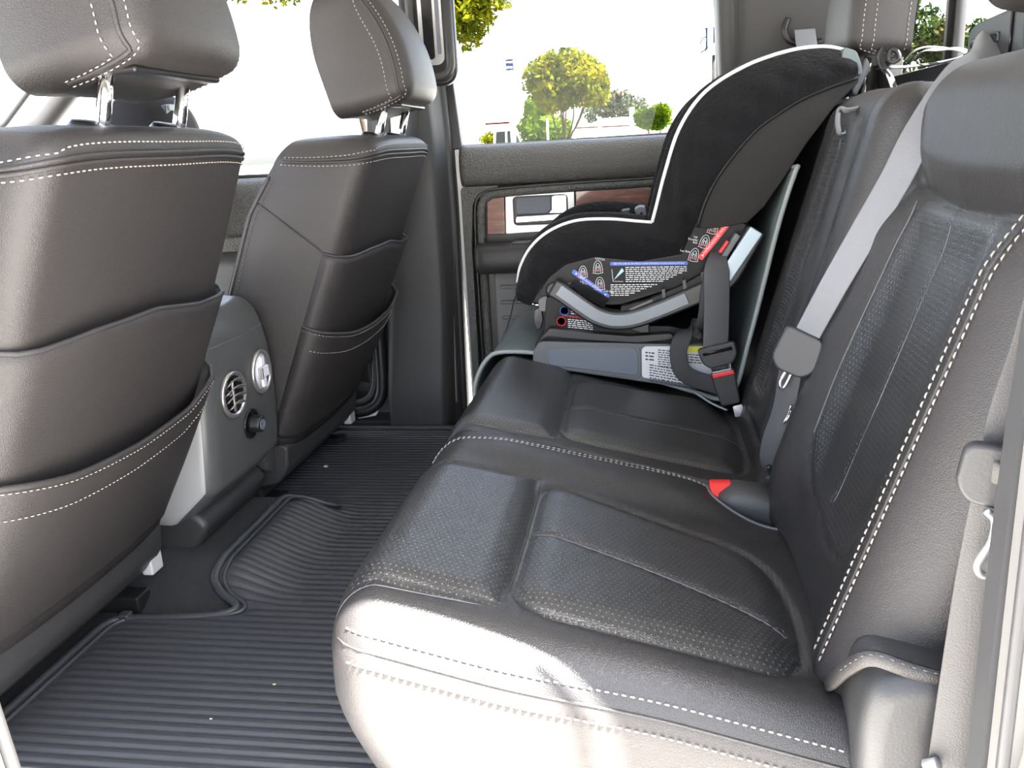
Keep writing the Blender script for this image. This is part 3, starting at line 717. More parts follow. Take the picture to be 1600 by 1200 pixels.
# ------------------------------------------------------------------ front seats
SL = .415
nb = math.sqrt(1+SL*SL); FB = (SL/nb, 0, 1/nb); FH = (1/nb, 0, -SL/nb)
def make_front_seat():
    cy = -.405
    t = thing('front_seat', 'black leather driver seat back, nearest the camera at the left edge', 'car seat', (-.50, cy, .0), 'front seats')
    fr = Frame((-.558, cy, 0), (0, 1, 0), FB, FH)       # b = distance up the reclined back, b = z*nb
    b0, b1 = .13*nb, .778*nb
    def top(a, b):
        h = -.010*(a/.23)**2-.012*sstep(b, .55, .84)*0
        return h+.004*np.sin(b*9)*0
    def warp(a, b, h):
        u = np.clip((b-.62)/(b1-.62), 0, 1)
        a = a*(1-.05*u*u)                                # shoulders draw in
        b = b-.020*np.abs(a/.24)**4*u-.10*u*u*np.clip(-h-.06, 0, .2)*0
        b = b-np.clip(-h-.01, 0, .3)*.42*sstep(b, .62, b1-.05)
        h = np.where(h < -.05, -.05+(h+.05)*(1+1.9*np.clip(.765*nb-b, 0, .22)), h)      # bolsters grow towards the seat
        return a, b, h
    pl = Pillow(fr, -.240, .240, b0, b1, (.042, .042, .03, .034), .040, .152, top, .12, warp)
    ztop = b1-.034
    def reg(a, b, o, ea, eb): return np.where((eb > ztop) & (o < 3), 1, 0)
    pl.build(.012, reg, ['leather', 'leather'], t, ['backrest', 'backrest_top'], nr=8, nsd=8)
    # piped seam across the top with two rows of stitches
    ea = np.r_[-.240+.042-.042*np.linspace(1.9, .0, 14), np.linspace(-.19, .19, 26), .240-.042+.042*np.linspace(.0, 1.9, 14)]
    cs = []; ns = []
    for off in (-.011, .010):
        e = np.full_like(ea, ztop+off); cs.append(pl.pt(ea, e)+pl.nrm(ea, e)*.001); ns.append(pl.nrm(ea, e))
    stitches('stitching', cs, ns, 'thread', t, L=.0055, gap=.003, w=.0009)
    for off in (-.003, .003):
        e = np.full_like(ea, ztop+off); tube('piping', pl.pt(ea, e)+pl.nrm(ea, e)*.0005, .0028, 'leather', t, ns=6)
    # seam round the inboard side
    # map pockets: upper panel and lower sagging pocket with a stitched hem
    def shell(name, e_top, e_bot, lift_t, lift_b, ea0, ea1, mat, sag=0.0, n=40, m=24):
        ea = np.linspace(ea0, ea1, n); rows = []
        for j in range(m):
            s_ = j/(m-1); eb = np.array([e_top(x)*(1-s_)+e_bot*s_ for x in ea]); nn = pl.nrm(ea, eb)
            l = lift_t*(1-s_)**1.6+lift_b+sag*np.sin(PI*s_)
            env = 1-np.where(ea < 0, .95, .45)*np.abs((ea-(ea0+ea1)/2)/((ea1-ea0)/2))**4
            rows.append(pl.pt(ea, eb)+nn*(l*env)[:, None])
        return sweep(name, None, rows, mat, t, solid=.004), rows
    up = lambda x: .545*nb+.028*math.sin(PI*np.clip((x+.22)/.46, 0, 1))*0+np.interp(x, [-.25, -.12, 0, .12, .25], [.0, .018, .022, .004, -.004])
    o1, rows1 = shell('pocket_panel', up, .15*nb, .014, .003, -.236, .258, 'leather')
    lw = lambda x: np.interp(x, [-.26, -.13, 0, .13, .24], [.405, .392, .388, .395, .425])*nb
    o2, rows2 = shell('map_pocket', lw, .17*nb, .030, .006, -.236, .254, 'leather', sag=.008)
    r0 = np.array(rows2[0]); r3 = np.array(rows2[3])
    V, F = tube_vf(r0, .0042, 8); mk('hem', V, F, 'leather', o2)
    nn = np.tile(np.array(FH), (len(r0), 1))
    hem_a = np.array(rows2[1])*.5+np.array(rows2[0])*.5; hem_b = np.array(rows2[4])
    stitches('stitching', [hem_a+nn*.0028, hem_b+nn*.0028], [nn, nn], 'thread', o2, L=.0050, gap=.003, w=.0008)
    r1 = np.array(rows1[0]); V, F = tube_vf(r1, .0032, 8); mk('hem', V, F, 'leather', o1)
    side = np.array([r[-1] for r in rows1]); V, F = tube_vf(side, .0035, 8); mk('edge_piping', V, F, 'leather', o1)
    # side seam of the back
    ss = np.linspace(.22*nb, .70*nb, 26); e1 = np.full_like(ss, .240-.042+.042*1.55); e0 = np.full_like(ss, -.240+.042-.042*1.96)
    tube('piping', pl.pt(e0, ss), .0030, 'leather', t, ns=6)
    stitches('stitching', [pl.pt(e0+.003, ss)+pl.nrm(e0, ss)*.001], [pl.nrm(e0, ss)], 'thread_grey', t, L=.0055, gap=.003)
    # horizontal seam on the inboard side panel
    for sgn in (-1, 1):
        k = np.linspace(.85, 1.95, 12); e = sgn*(.240-.042+.042*k); eb = .545*nb+.05*(k-.85)
        P = pl.pt(e, eb); tube('side_seam', P+pl.nrm(e, eb)*.0002, .0018, 'black_plastic', t, ns=6)
    # head restraint
    hz = Frame((-.250, cy+.020, .853), (0, 1, 0), (-.20, 0, .98), (.98, 0, .20))
    def htop(a, b): return .062-.9*a*a-1.3*np.clip(b-.03, 0, 1)**2-.3*(b-.11)**2
    def hwarp(a, b, h):
        k = np.clip((b-.02)/.22, 0, 1)
        return a*(1-.13*k), b, np.where(h < 0, h*(1.16+.14*np.sin(PI*k)-.10*k), h)+2.6*np.clip(b-.06, 0, 1)**2*sstep(-h, .0, .085)+.004*np.sin(PI*k)
    hp = Pillow(hz, -.128, .128, -.012, .235, (.035, .035, .035, .05), .028, .150, htop, .18, hwarp)
    hr = hp.build(.010, lambda a, b, o, ea, eb: np.zeros(len(a), int), ['leather'], t, ['headrest'], nr=8, nsd=8)['headrest0']
    # rounded front of the head restraint
    hf = Frame((-.250, cy+.020, .853), (0, 1, 0), (-.20, 0, .98), (-.98, 0, -.20))
    def hwarp2(a, b, h):
        k = np.clip((b-.02)/.22, 0, 1); return a*(1-.13*k), b, h
    hp2 = Pillow(hf, -.128, .128, -.012, .235, (.05, .05, .035, .06), .045, .050, lambda a, b: .122-1.2*a*a-2.4*np.clip(b-.10, 0, 1)**2-.6*np.clip(.10-b, 0, 1)**2, 0, hwarp2)
    hp2.build(.012, lambda a, b, o, ea, eb: np.zeros(len(a), int), ['leather'], hr, ['front_pad'], nr=8, nsd=2, cap=False)
    for sgn in (-1, 1):
        ebs = np.r_[-.012+.035-.035*np.linspace(1.6, 0, 10), np.linspace(.03, .18, 14), .235-.05+.05*np.linspace(0, 1, 8)]
        cs = []; ns = []
        for k in (.62, 1.12):
            e = np.full_like(ebs, sgn*(.128-.035+.035*k)); cs.append(hp.pt(e, ebs)+hp.nrm(e, ebs)*.0008); ns.append(hp.nrm(e, ebs))
        stitches('stitching', cs, ns, 'thread', hr, L=.0055, gap=.003)
        e = np.full_like(ebs, sgn*(.128-.035+.035*.87)); tube('piping', hp.pt(e, ebs), .003, 'leather', hr, ns=6)
    box('underside_trim', (-.298, cy-.085, .835), (-.232, cy+.11, .843), 'black_plastic', hr, bev=.005)
    for sgn in (-1, 1):
        y = cy+sgn*.082
        tube('headrest_post', [(-.300, y, .74), (-.283, y, .79), (-.266, y, .846)], .0085, 'chrome', t, ns=16)
        lathe('post_collar', [(.030, -.012), (.030, .0), (.026, .006), (.012, .008), (0, .008)], (-.293, y, .778), (.3, 0, .95), 'black_plastic', t)
    # lower back valance, cushion and plinth
    prism('lower_valance', rnd_poly([(-.52, .165), (-.50, .16), (-.505, .11), (-.53, .075), (-.60, .06), (-.60, .16)], .012), cy-.235, cy+.215, 'dark_plastic', t, bev=.006)
    cf = Frame((0, cy, 0), (1, 0, 0), (0, 1, 0), (0, 0, 1))
    Pillow(cf, -1.04, -.52, -.255, .255, (.06, .05, .06, .06), .06, .17, lambda a, b: .345-.18*(a+1.0)*1.0+.02*(b/.25)**4, .05).build(.02, lambda a, b, o, ea, eb: np.zeros(len(a), int), ['leather'], t, ['seat_cushion'])
    box('seat_plinth', (-.98, cy-.22, .03), (-.58, cy+.21, .17), 'dark_plastic', t, bev=.01)
    box('silver_bracket', (-.535, cy+.188, .068), (-.515, cy+.222, .105), 'bezel_silver', t, bev=.003)
    for sgn in (-1, 1):
        box('seat_rail', (-1.02, cy+sgn*.19-.02, .005), (-.54, cy+sgn*.19+.02, .035), 'black_plastic', t, bev=.004)
    return t
seat1 = make_front_seat()
seat2 = copy_tree(seat1, None, (.062, .832, -.010))
tag(seat2, 'black leather passenger seat back standing in front of the centre pillar', 'car seat', 'front seats')

# ------------------------------------------------------------------ centre console, rear end
con = thing('centre_console', 'grey centre console end with two round air vents between the front seats', 'console', (-.55, .02, .0))
cz = Frame((-.466, .038, .10), (0, 1, 0), (.06, 0, .998), (.998, 0, -.06))
def ctop(a, b): return .026-.30*a*a-.35*(b-.17)**2-.10*np.clip(b-.28, 0, 1)**1.5*4
def cwarp(a, b, h):
    k = np.clip(b/.37, 0, 1)
    return a*(1+.10*np.sin(PI*np.clip((b+.02)/.36, 0, 1))-.08*k), b, h-.9*np.clip(.07-b, 0, 1)
cp_ = Pillow(cz, -.136, .136, -.02, .382, (.030, .030, .05, .045), .028, .34, ctop, .06, cwarp)
def creg(a, b, o, ea, eb):
    r = np.zeros(len(a), int); r[ea < -.136+.030-.030*.75] = 1; r[ea > .136-.030+.030*.75] = 3; r[b > .325] = 2; return r
cp_.build(.010, creg, ['console_grey', 'console_silver', 'console_grey', 'console_silver'], con, ['rear_face', 'side_panel', 'top_cover', 'side_panel'], nr=9, nsd=10)
e = np.linspace(-.128, .128, 20); tube('seam', cp_.pt(e, np.full(20, .3255))+np.array([.0004, 0, 0]), .0012, 'grey_plastic', con, ns=6)
prism('console_base', rnd_poly([(-.76, .02), (-.76, .15), (-.50, .125), (-.475, .10), (-.50, .06), (-.54, .02)], .02), -.092, .165, 'dark_plastic', con, bev=.012)
# cup recess on the top
ct = np.array([-.512, .012, .4845])
lathe('cup_rim', [(.046, -.004), (.050, .002), (.048, .006), (.043, .005), (.041, -.004)], ct, (-.05, 0, 1), 'satin_silver', con, 28)
lathe('cup_well', [(.042, .001), (.040, -.0005), (0, -.001)], ct, (-.05, 0, 1), 'black_gloss', con, 28)
def vent(y, b, white):
    p = cp_.pt(np.array([y-.040]), np.array([b]))[0]; nn = cp_.nrm(np.array([y-.040]), np.array([b]))[0]
    if nn[0] < 0: nn = -nn
    v = lathe('air_vent', [(.034, .001), (.036, .0055), (.0395, .007), (.0425, .0055), (.0445, .0005)], p, nn, 'vent_silver', con, 36)
    lathe('vent_bowl', [(.035, .003), (.030, .0015), (0, .001)], p, nn, 'vent_white' if white else 'black_gloss', v, 32)
    u = np.cross(nn, [0, 0, 1]); u /= np.linalg.norm(u); w = np.cross(u, nn)
    if white:
        def q(x0, x1, z0, z1, d):
            V = [p+u*x+w*z+nn*h for h in (.002, d) for x, z in ((x0, z0), (x1, z0), (x1, z1), (x0, z1))]
            return V, box_vf((0, 0, 0), (1, 1, 1))[1]
        for a in ((-.007, .007, -.030, -.012, .008), (-.018, .012, -.011, .010, .010), (-.007, .007, .011, .030, .008)):
            V, F = q(*a); mk('vent_tab', V, F, 'vent_white', v, bev=.001)
        V, F = q(.012, .018, -.012, .010, .012); mk('vent_tab', V, F, 'vent_silver', v, bev=.001)
    else:
        for k, z in enumerate((-.022, -.008, .006, .020)):
            half = math.sqrt(.033**2-z*z)
            P = np.array([p+u*x+w*(z+.006*math.cos(x/half*PI/2))+nn*.006 for x in np.linspace(-half, half, 9)])
            V, F = ribbon_vf(P, nn*.8+w*.6, .013, .0018); mk('vent_louver', V, F, 'vent_silver', v)
        V, F = ribbon_vf(np.array([p+u*.012+w*z+nn*.009 for z in np.linspace(-.028, .028, 5)]), u, .006, .003); mk('vent_wheel', V, F, 'vent_silver', v)
vent(-.018, .232, False); vent(.098, .243, True)
p = cp_.pt(np.array([-.004]), np.array([.158]))[0]; nn = cp_.nrm(np.array([-.004]), np.array([.158]))[0]; nn = nn if nn[0] > 0 else -nn
po = lathe('power_outlet', [(.029, .0), (.029, .003), (.026, .004), (.022, .001), (0, .001)], p, nn, 'black_gloss', con, 30)
lathe('outlet_cap', [(.017, .001), (.017, .008), (.0155, .012), (.0165, .020), (.015, .024), (.012, .024), (.011, .021), (0, .021)], p, nn, 'black_plastic', po, 28)
lathe('cap_ring', [(.011, .0235), (.0105, .0255), (.009, .0245)], p, nn, 'slate_plastic', po, 24)
# ------------------------------------------------------------------ rear bench: two cushions, two backs
CF = Frame((0, 0, 0), (1, 0, 0), (0, 1, 0), (0, 0, 1))
def zc(a): return .325-.255*a-.02*sstep(-a, -.05, .05)
def panel_h(a, b, poly, rise, edge, groove, gw=.005):
    sd = sdpoly(a, b, poly); return rise*sstep(-sd, 0, edge)-groove*gauss(sd, gw), sd
FP1 = [(-.2, -.652), (-.2, -.312), (.02, -.312), (.162, -.296), (.165, -.638), (.02, -.650)]
IP1 = rnd_poly([(.172, -.634), (.170, -.298), (.455, -.374), (.478, -.50), (.468, -.636)], .055, 6)
CL1 = [(.172, -.462), (.30, -.492), (.40, -.527), (.46, -.56)]
def top1(a, b):
    h1, s1 = panel_h(a, b, FP1, .007, .03, .004); h2, s2 = panel_h(a, b, IP1, .009, .035, .006)
    z = zc(a)+h1+h2-.0035*gauss(dseg(a, b, CL1), .004)
    z += .016*sstep(b, -.30, -.24)*(1-sstep(b, -.20, -.165))*sstep(a, .0, .12)       # inner bolster
    z += .012*sstep(-b, .62, .68)*sstep(a, .15, .35)                               # outer bolster
    z += -.002*gauss(dseg(a, b, [(.0, -.226), (.20, -.212), (.42, -.192)]), .003)
    z += -.030*np.exp(-(((a-.475)/.06)**2+((b+.205)/.075)**2))                        # buckle pocket
    return z
def cwarp1(a, b, h): return a+.055*sstep(.215-h, 0, .16)*(1-sstep(a, .02, .20)), b, np.maximum(h, .035)
cush1 = thing('rear_seat', 'black perforated leather rear seat nearest the camera, its front corner in sun', 'car seat', (.25, -.43, .03), 'rear bench seats')
P1 = Pillow(CF, -.016, .565, -.712, -.1625, (.060, .02, .075, .016), .075, .27, top1, .06, cwarp1)
def reg1(a, b, o, ea, eb):
    r = np.zeros(len(a), int)
    r[(sdpoly(a, b, FP1) < 0) & (eb > -.712+.075-.075*.35)] = 1; r[sdpoly(a, b, IP1) < 0] = 2
    r[(eb < -.712+.075-.075*.75)] = 3
    return r
P1.build(.0048, reg1, ['leather_rear', 'leather_perf', 'leather_perf', 'leather'], cush1, ['bolster', 'front_panel', 'insert_panel', 'side_panel'], nr=14, nsd=10)
def surf_line(pl, pts, off=.0006, n=14):
    P, Nn = pl.curve(pts, n); s = np.sign((Nn@pl.fr.M[2]).mean()) or 1; Nn = Nn*s; return P+Nn*off, Nn
def surf_st(name, pl, lines, parent, mat='thread', **kw):
    L = [surf_line(pl, l) for l in lines]; return stitches(name, [l[0] for l in L], [l[1] for l in L], mat, parent, **kw)
def surf_tube(name, pl, pts, r, parent, mat, off=0.0):
    P, Nn = surf_line(pl, pts, off); return tube(name, P, r, mat, parent, ns=6)
surf_st('stitching', P1, [[(-.04, -.2285), (.02, -.2285), (.20, -.2145), (.42, -.1945)], [(-.04, -.2215), (.02, -.2215), (.20, -.2075), (.42, -.1865)]], cush1, L=.0050, gap=.003, w=.0008)
surf_st('stitching', P1, [[(.02, -.637-.075*.62), (.25, -.637-.075*.62), (.50, -.637-.075*.62)], [(.02, -.637-.075*.88), (.25, -.637-.075*.88), (.50, -.637-.075*.88)]], cush1, L=.0060, gap=.0022, w=.0010)
surf_tube('piping', P1, [(.0, -.637-.075*.75), (.25, -.637-.075*.75), (.52, -.637-.075*.75)], .0015, cush1, 'leather')
surf_tube('seam', P1, CL1, .0011, cush1, 'thread_grey', .0006)
surf_tube('seam', P1, [(-.05, -.650), (.02, -.649), (.10, -.645), (.160, -.639)], .0007, cush1, 'thread_grey', .0004)
surf_tube('seam', P1, [(.166, -.63), (.168, -.50), (.166, -.31)], .0008, cush1, 'leather', .0)
surf_st('stitching', P1, [[(-.060, -.30), (-.060, -.25), (-.060, -.18)], [(-.048, -.30), (-.048, -.25), (-.048, -.18)]], cush1, L=.006, gap=.002, w=.0007)
# red release buckle moulded in the cushion's rear pocket
bk = thing('belt_buckle', 'dark moulded belt buckle with red button sunk in the seat by the split', 'buckle', (.48, -.205, .18))
V = []
secs = [(.410, -.208, .214, .012, .010), (.417, -.208, .220, .026, .022), (.440, -.206, .226, .031, .028), (.49, -.205, .216, .034, .030), (.54, -.205, .190, .034, .028), (.57, -.205, .170, .026, .020)]
for x, y, z, w, hh in secs:
    for k in range(16):
        a = 2*PI*k/16; c, s_ = math.cos(a), math.sin(a); V.append((x, y+w*np.sign(c)*abs(c)**.6, z-.012+hh*np.sign(s_)*abs(s_)**.6))
F = [(i*16+k, i*16+(k+1) % 16, (i+1)*16+(k+1) % 16, (i+1)*16+k) for i in range(len(secs)-1) for k in range(16)]+[tuple(range(15, -1, -1)), tuple((len(secs)-1)*16+k for k in range(16))]
mk('housing', V, F, 'dark_plastic', bk)
prism('release_button', rnd_poly([(-.222, .200), (-.224, .220), (-.202, .241), (-.184, .240), (-.186, .212)], .006), .404, .436, 'button_red', bk, axis='x', bev=.003)
surf_tube('pocket_edge', P1, [(.40, -.185), (.405, -.225), (.425, -.248), (.47, -.260), (.54, -.268)], .0020, bk, 'thread_grey', .001)

FP2 = [(-.2, -.140), (-.2, .40), (.02, .40), (.160, .34), (.165, -.118), (.02, -.138)]
IP2 = rnd_poly([(.172, -.112), (.170, .235), (.44, .31), (.478, .15), (.475, -.02), (.462, -.088)], .05, 6)
CL2 = [(.172, .045), (.30, .055), (.40, .062), (.47, .066)]
def top2(a, b):
    h1, s1 = panel_h(a, b, FP2, .007, .03, .004); h2, s2 = panel_h(a, b, IP2, .008, .04, .006)
    z = zc(a)+h1+h2-.003*gauss(dseg(a, b, CL2), .004)
    z += .010*gauss(b-.06, .16)*0-.012*sstep(b, .26, .34)
    return z
cush2 = thing('rear_seat', 'black leather middle and far rear bench seat carrying the child seat', 'car seat', (.25, .26, .03), 'rear bench seats')
P2 = Pillow(CF, -.016, .565, -.1605, .69, (.060, .02, .018, .06), .075, .27, top2, .06, cwarp1)
def reg2(a, b, o, ea, eb):
    r = np.zeros(len(a), int); r[sdpoly(a, b, FP2) < 0] = 1; r[sdpoly(a, b, IP2) < 0] = 2; return r
P2.build(.0055, reg2, ['leather_rear', 'leather_perf', 'leather_perf'], cush2, ['bolster', 'front_panel', 'insert_panel'], nr=12, nsd=8)
surf_tube('seam', P2, CL2, .0011, cush2, 'thread_grey', .0004)
surf_tube('seam', P2, [(-.03, -.141), (.03, -.139), (.10, -.130), (.165, -.118)], .0010, cush2, 'thread_grey', .0008)
# riser under the bench
rs = tag(box('trim_bench_riser', (.12, -.70, .0), (.82, .80, .034), 'carpet', bev=.008), kind='structure')

# ---- near seat back
def back_frame(x0, sl):
    k = math.sqrt(1+sl*sl); return Frame((x0, 0, 0), (0, 1, 0), (sl/k, 0, 1/k), (-1/k, 0, sl/k)), k
BF1, K1 = back_frame(.4355, .3226)
PAD1 = [(-.185, .735*K1), (-.215, .70*K1), (-.25, .672*K1), (-.31, .655*K1), (-.42, .648*K1), (-.585, .650*K1), (-.63, .665*K1), (-.64, .74*K1), (-.62, .95*K1), (-.19, .95*K1)]
INS1 = rnd_poly([(-.288, .648*K1), (-.272, .45*K1), (-.272, .33*K1), (-.30, .285*K1), (-.46, .262*K1), (-.535, .285*K1), (-.542, .45*K1), (-.545, .642*K1)], .03, 6)
def btop1(a, b):
    h1, s1 = panel_h(a, b, PAD1, .020, .045, .006, .006); h2, s2 = panel_h(a, b, INS1, -.005, .05, .003)
    h = h1+h2
    h += .034*gauss(a+.225, .048)*(1-sstep(b, .62, .72))*sstep(b, .12, .30)
    h += .020*gauss(a+.60, .05)*(1-sstep(b, .62, .72))
    h -= .0025*gauss(dseg(a, b, [(-.40, .30*K1), (-.405, .45*K1), (-.41, .645*K1)]), .0035)
    h += -.0022*gauss(a+.602, .004)*(b < .62)
    return h
back1 = cush1
B1 = Pillow(BF1, -.682, -.1675, .175*K1, .815*K1, (.060, .022, .03, .07), .055, .125, btop1, .10)
def breg1(a, b, o, ea, eb):
    r = np.zeros(len(a), int); r[sdpoly(a, b, INS1) < 0] = 1; r[(sdpoly(a, b, PAD1) < 0)] = 2; r[(ea < -.602) & (b < .655*K1)] = 3; return r
B1.build(.0055, breg1, ['leather_rear', 'leather_perf', 'leather_rear', 'leather'], back1, ['backrest', 'insert_panel', 'upper_pad', 'outer_side'], nr=12, nsd=8)
surf_st('stitching', B1, [[(-.593, .21*K1), (-.593, .40*K1), (-.593, .66*K1)], [(-.613, .21*K1), (-.613, .40*K1), (-.613, .66*K1)]], back1, L=.0078, gap=.0014, w=.0011)
surf_tube('piping', B1, [(-.603, .20*K1), (-.603, .40*K1), (-.603, .66*K1)], .0026, back1, 'leather')
surf_tube('seam', B1, [(-.286, .645*K1), (-.272, .45*K1), (-.272, .34*K1)], .0011, back1, 'thread_grey', .0005)
surf_tube('seam', B1, [(-.40, .30*K1), (-.405, .45*K1), (-.41, .64*K1)], .0011, back1, 'thread_grey', .0003)
surf_st('stitching', B1, [[(-.180, .42*K1), (-.180, .56*K1), (-.186, .68*K1)], [(-.187, .42*K1), (-.187, .56*K1), (-.193, .68*K1)]], back1, L=.0055, gap=.003)
# plastic hinge cover and leather hem below the outer side
hx = prism('hinge_cover', rnd_poly([(.498, .02), (.498, .225), (.508, .268), (.545, .280), (.68, .268), (.68, .02)], .03), -.727, -.63, 'dark_plastic', back1, bev=.022)
hem = cr([(.488, -.635, .205), (.486, -.668, .232), (.494, -.690, .262), (.510, -.706, .283), (.545, -.716, .277), (.60, -.722, .268), (.66, -.726, .262)], 8)
ribbon('leather_hem', hem, (0, -.25, -1), .014, .005, 'leather', back1)
stitches('stitching', [hem+np.array([-.0005, -.0025, .006])], (-.3, -1, 0), 'thread_grey', back1, L=.005, gap=.004, w=.0006)
# belt guide for the centre belt on the shoulder of the back
gd = prism('belt_guide', rnd_poly([(-.055, .800), (-.058, .852), (-.075, .862), (-.245, .868), (-.25, .80)], .010), .757, .80, 'dark_plastic', back1, axis='x', bev=.005)
box('guide_slot', (.7545, -.172, .830), (.7585, -.075, .8425), 'black_gloss', gd, bev=.002)
tube('guide_seam', [(.7555, -.213, .803), (.7555, -.211, .862)], .0018, 'black_gloss', gd, ns=6)
def rear_headrest(parent, cy, cx, cz_):
    fr = Frame((cx, cy, cz_), (0, 1, 0), (.12, 0, .993), (-.993, 0, .12))
    pl = Pillow(fr, -.130, .130, -.004, .20, (.034, .034, .030, .045), .028, .105, lambda a, b: .050-.8*a*a-.7*(b-.10)**2, .08)
    hr = pl.build(.011, lambda a, b, o, ea, eb: np.zeros(len(a), int), ['leather'], parent, ['headrest'], nr=8, nsd=8)['headrest0']
    for sg in (-1, 1):
        ebs = np.r_[-.004+.030-.030*np.linspace(1.7, 0, 10), np.linspace(.04, .15, 10), .155+.045*np.linspace(0, 1.2, 8)]; cs = []; ns = []
        for k in (.78, 1.12):
            e = np.full_like(ebs, sg*(.130-.034+.034*k)); nn = pl.nrm(e, ebs); nn = nn*np.sign((nn@fr.M[2]).mean() or 1); cs.append(pl.pt(e, ebs)+nn*.0008); ns.append(nn)
        stitches('stitching', cs, ns, 'thread', hr, L=.0055, gap=.003)
        k = np.r_[np.linspace(1.85, 1.85, 24)]; ebs2 = np.linspace(-.004+.03-.03*1.6, .19, 24); e = sg*(.130-.034+.034*k)
        nn = pl.nrm(e, ebs2); nn = nn*np.where((nn[:, 1]*sg) < 0, -1, 1)[:, None]
        stitches('stitching', [pl.pt(e, ebs2)+nn*.001], [nn], 'thread', hr, L=.0055, gap=.003)
    for sg in (-1, 1):
        tube('headrest_post', [(cx+.005, cy+sg*.07, cz_-.075), (cx+.018, cy+sg*.07, cz_+.02)], .007, 'chrome', parent, ns=14)
    return hr
rear_headrest(back1, -.432, .712, .852)

# ---- middle and far seat back
BF2, K2 = back_frame(.430, .27)
ARM = rnd_poly([(-.030, .755*K2), (.150, .755*K2), (.165, .60*K2), (.165, .24*K2), (-.045, .24*K2), (-.045, .60*K2)], .03, 4)
RIB = rnd_poly([(.020, .728*K2), (.128, .728*K2), (.130, .50*K2), (.125, .30*K2), (.022, .30*K2), (.018, .50*K2)], .02, 4)
def btop2(a, b):
    h1, s1 = panel_h(a, b, ARM, .006, .03, .006); h2, s2 = panel_h(a, b, RIB, -.006, .015, .002)
    h = h1+h2+.010*gauss(a+.115, .04)*(b < .9)
    h -= .002*gauss(dseg(a, b, [(.075, .31*K2), (.075, .72*K2)]), .003)
    h += .010*sstep(b, .735*K2, .762*K2)*gauss(a-.075, .085)
    h -= .020*sstep(a, .22, .30)
    h -= .05*np.exp(-(((b-.27*K2)/.10)**2+((a+.135)/.035)**2))*.5
    return h
back2 = cush2
B2 = Pillow(BF2, -.163, .69, .175*K2, .800*K2, (.030, .06, .03, .06), .05, .13, btop2, .08)
def breg2(a, b, o, ea, eb):
    r = np.zeros(len(a), int); r[sdpoly(a, b, ARM) < 0] = 1; r[sdpoly(a, b, RIB) < 0] = 2; r[(b > .742*K2) & (a > -.03) & (a < .17)] = 3; return r
B2.build(.0065, breg2, ['leather_rear', 'leather_rear', 'leather_ribbed', 'leather'], back2, ['backrest', 'armrest', 'ribbed_insert', 'armrest_roll'], nr=12, nsd=8)
surf_tube('seam', B2, [(.075, .31*K2), (.075, .50*K2), (.075, .72*K2)], .0011, back2, 'thread_grey', .0003)
# pull loop of the folding armrest
lp = cr([(0.638, 0.018, 0.764),(0.623, 0.033, 0.762),(0.613, 0.043, 0.763),(0.612, 0.048, 0.746),(0.616, 0.048, 0.729),(0.624, 0.043, 0.731),(0.631, 0.033, 0.744),(0.639, 0.018, 0.757)], 8)
ribbon('pull_loop', lp, (.35, -.85, .2), .012, .0022, 'webbing_grey', back2)
rear_headrest(back2, .455, .716, .868)
# top loop straps on the rear shelf
tl = thing('tether_strap', 'thin dark tether strap with a painted-on sunlit edge looped on the shelf under the rear window', 'strap', (.80, .2, .83))
ribbon('strap_loop', cr([(.735, .33, .838), (.75, .30, .836), (.77, .25, .832), (.80, .17, .832), (.81, .10, .836), (.80, .12, .846), (.80, .20, .852), (.80, .27, .858), (.80, .33, .856), (.80, .375, .846), (.79, .36, .838), (.775, .30, .836)], 8), (.9, 0, .35), .010, .0016, 'webbing_dark', tl)
V, F = tube_vf(cr([(.793, .11, .845), (.793, .20, .857), (.793, .27, .863), (.793, .33, .861), (.793, .37, .852)], 8), .0016, 6); mk('sunlit_edge', V, F, 'label_white', tl)  # white line paints the sunlight along the strap's top edge
t2 = thing('tether_strap', 'black tether strap hanging beside the far rear headrest post', 'strap', (.75, .33, .84))
ribbon('strap', cr([(.745, .335, .870), (.738, .33, .855), (.742, .322, .838), (.752, .315, .822), (.76, .31, .80)], 6), (.6, .5, 0), .020, .003, 'webbing_black', t2)
tube('clip_ring', cr([(.752, .315, .868), (.762, .31, .862), (.765, .308, .850), (.755, .312, .845), (.748, .316, .852), (.752, .315, .868)], 6), .004, 'black_plastic', t2)

# ------------------------------------------------------------------ belts
# centre belt: from the guide, down over the split, latch plate, doubled strap, buckle at the seat
cb = thing('seat_belt', 'long grey centre belt slanting down over the near rear seat back', 'seat belt', (.53, -.2, .20))
Wm = (.78, -.42, -.42)
pth = cr([(.766, -.145, .838), (.752, -.165, .828), (.737, -.188, .810), (.700, -.212, .790), (.652, -.238, .725), (.624, -.245, .668), (.590, -.245, .602), (.556, -.238, .531), (.527, -.217, .457)], 8)
ribbon('strap', pth, Wm, np.linspace(.044, .034, len(pth)), .0016, 'webbing_grey', cb)
sl_ = cr([(.526, -.202, .455), (.517, -.196, .425), (.508, -.190, .350), (.494, -.186, .300), (.490, -.183, .265), (.499, -.180, .243)], 8)
V, F = ribbon_vf(sl_, (.75, -.5, -.2), np.interp(np.linspace(0, 1, len(sl_)), [0, .5, .75, 1], [.036, .032, .028, .016]), .0022); mk('lower_strap', V, F, 'webbing_dark', cb)
lt = thing('latch_plate', 'black latch plate with chrome tongue on the slanting centre belt', 'latch plate', (.52, -.205, .43))
T_ = np.array([-.33, 0, -.94]); T_ /= np.linalg.norm(T_); W_ = np.array(Wm)-T_*(np.array(Wm)@T_); W_ /= np.linalg.norm(W_); N_ = np.cross(T_, W_)
if N_[1] > 0: N_ = -N_
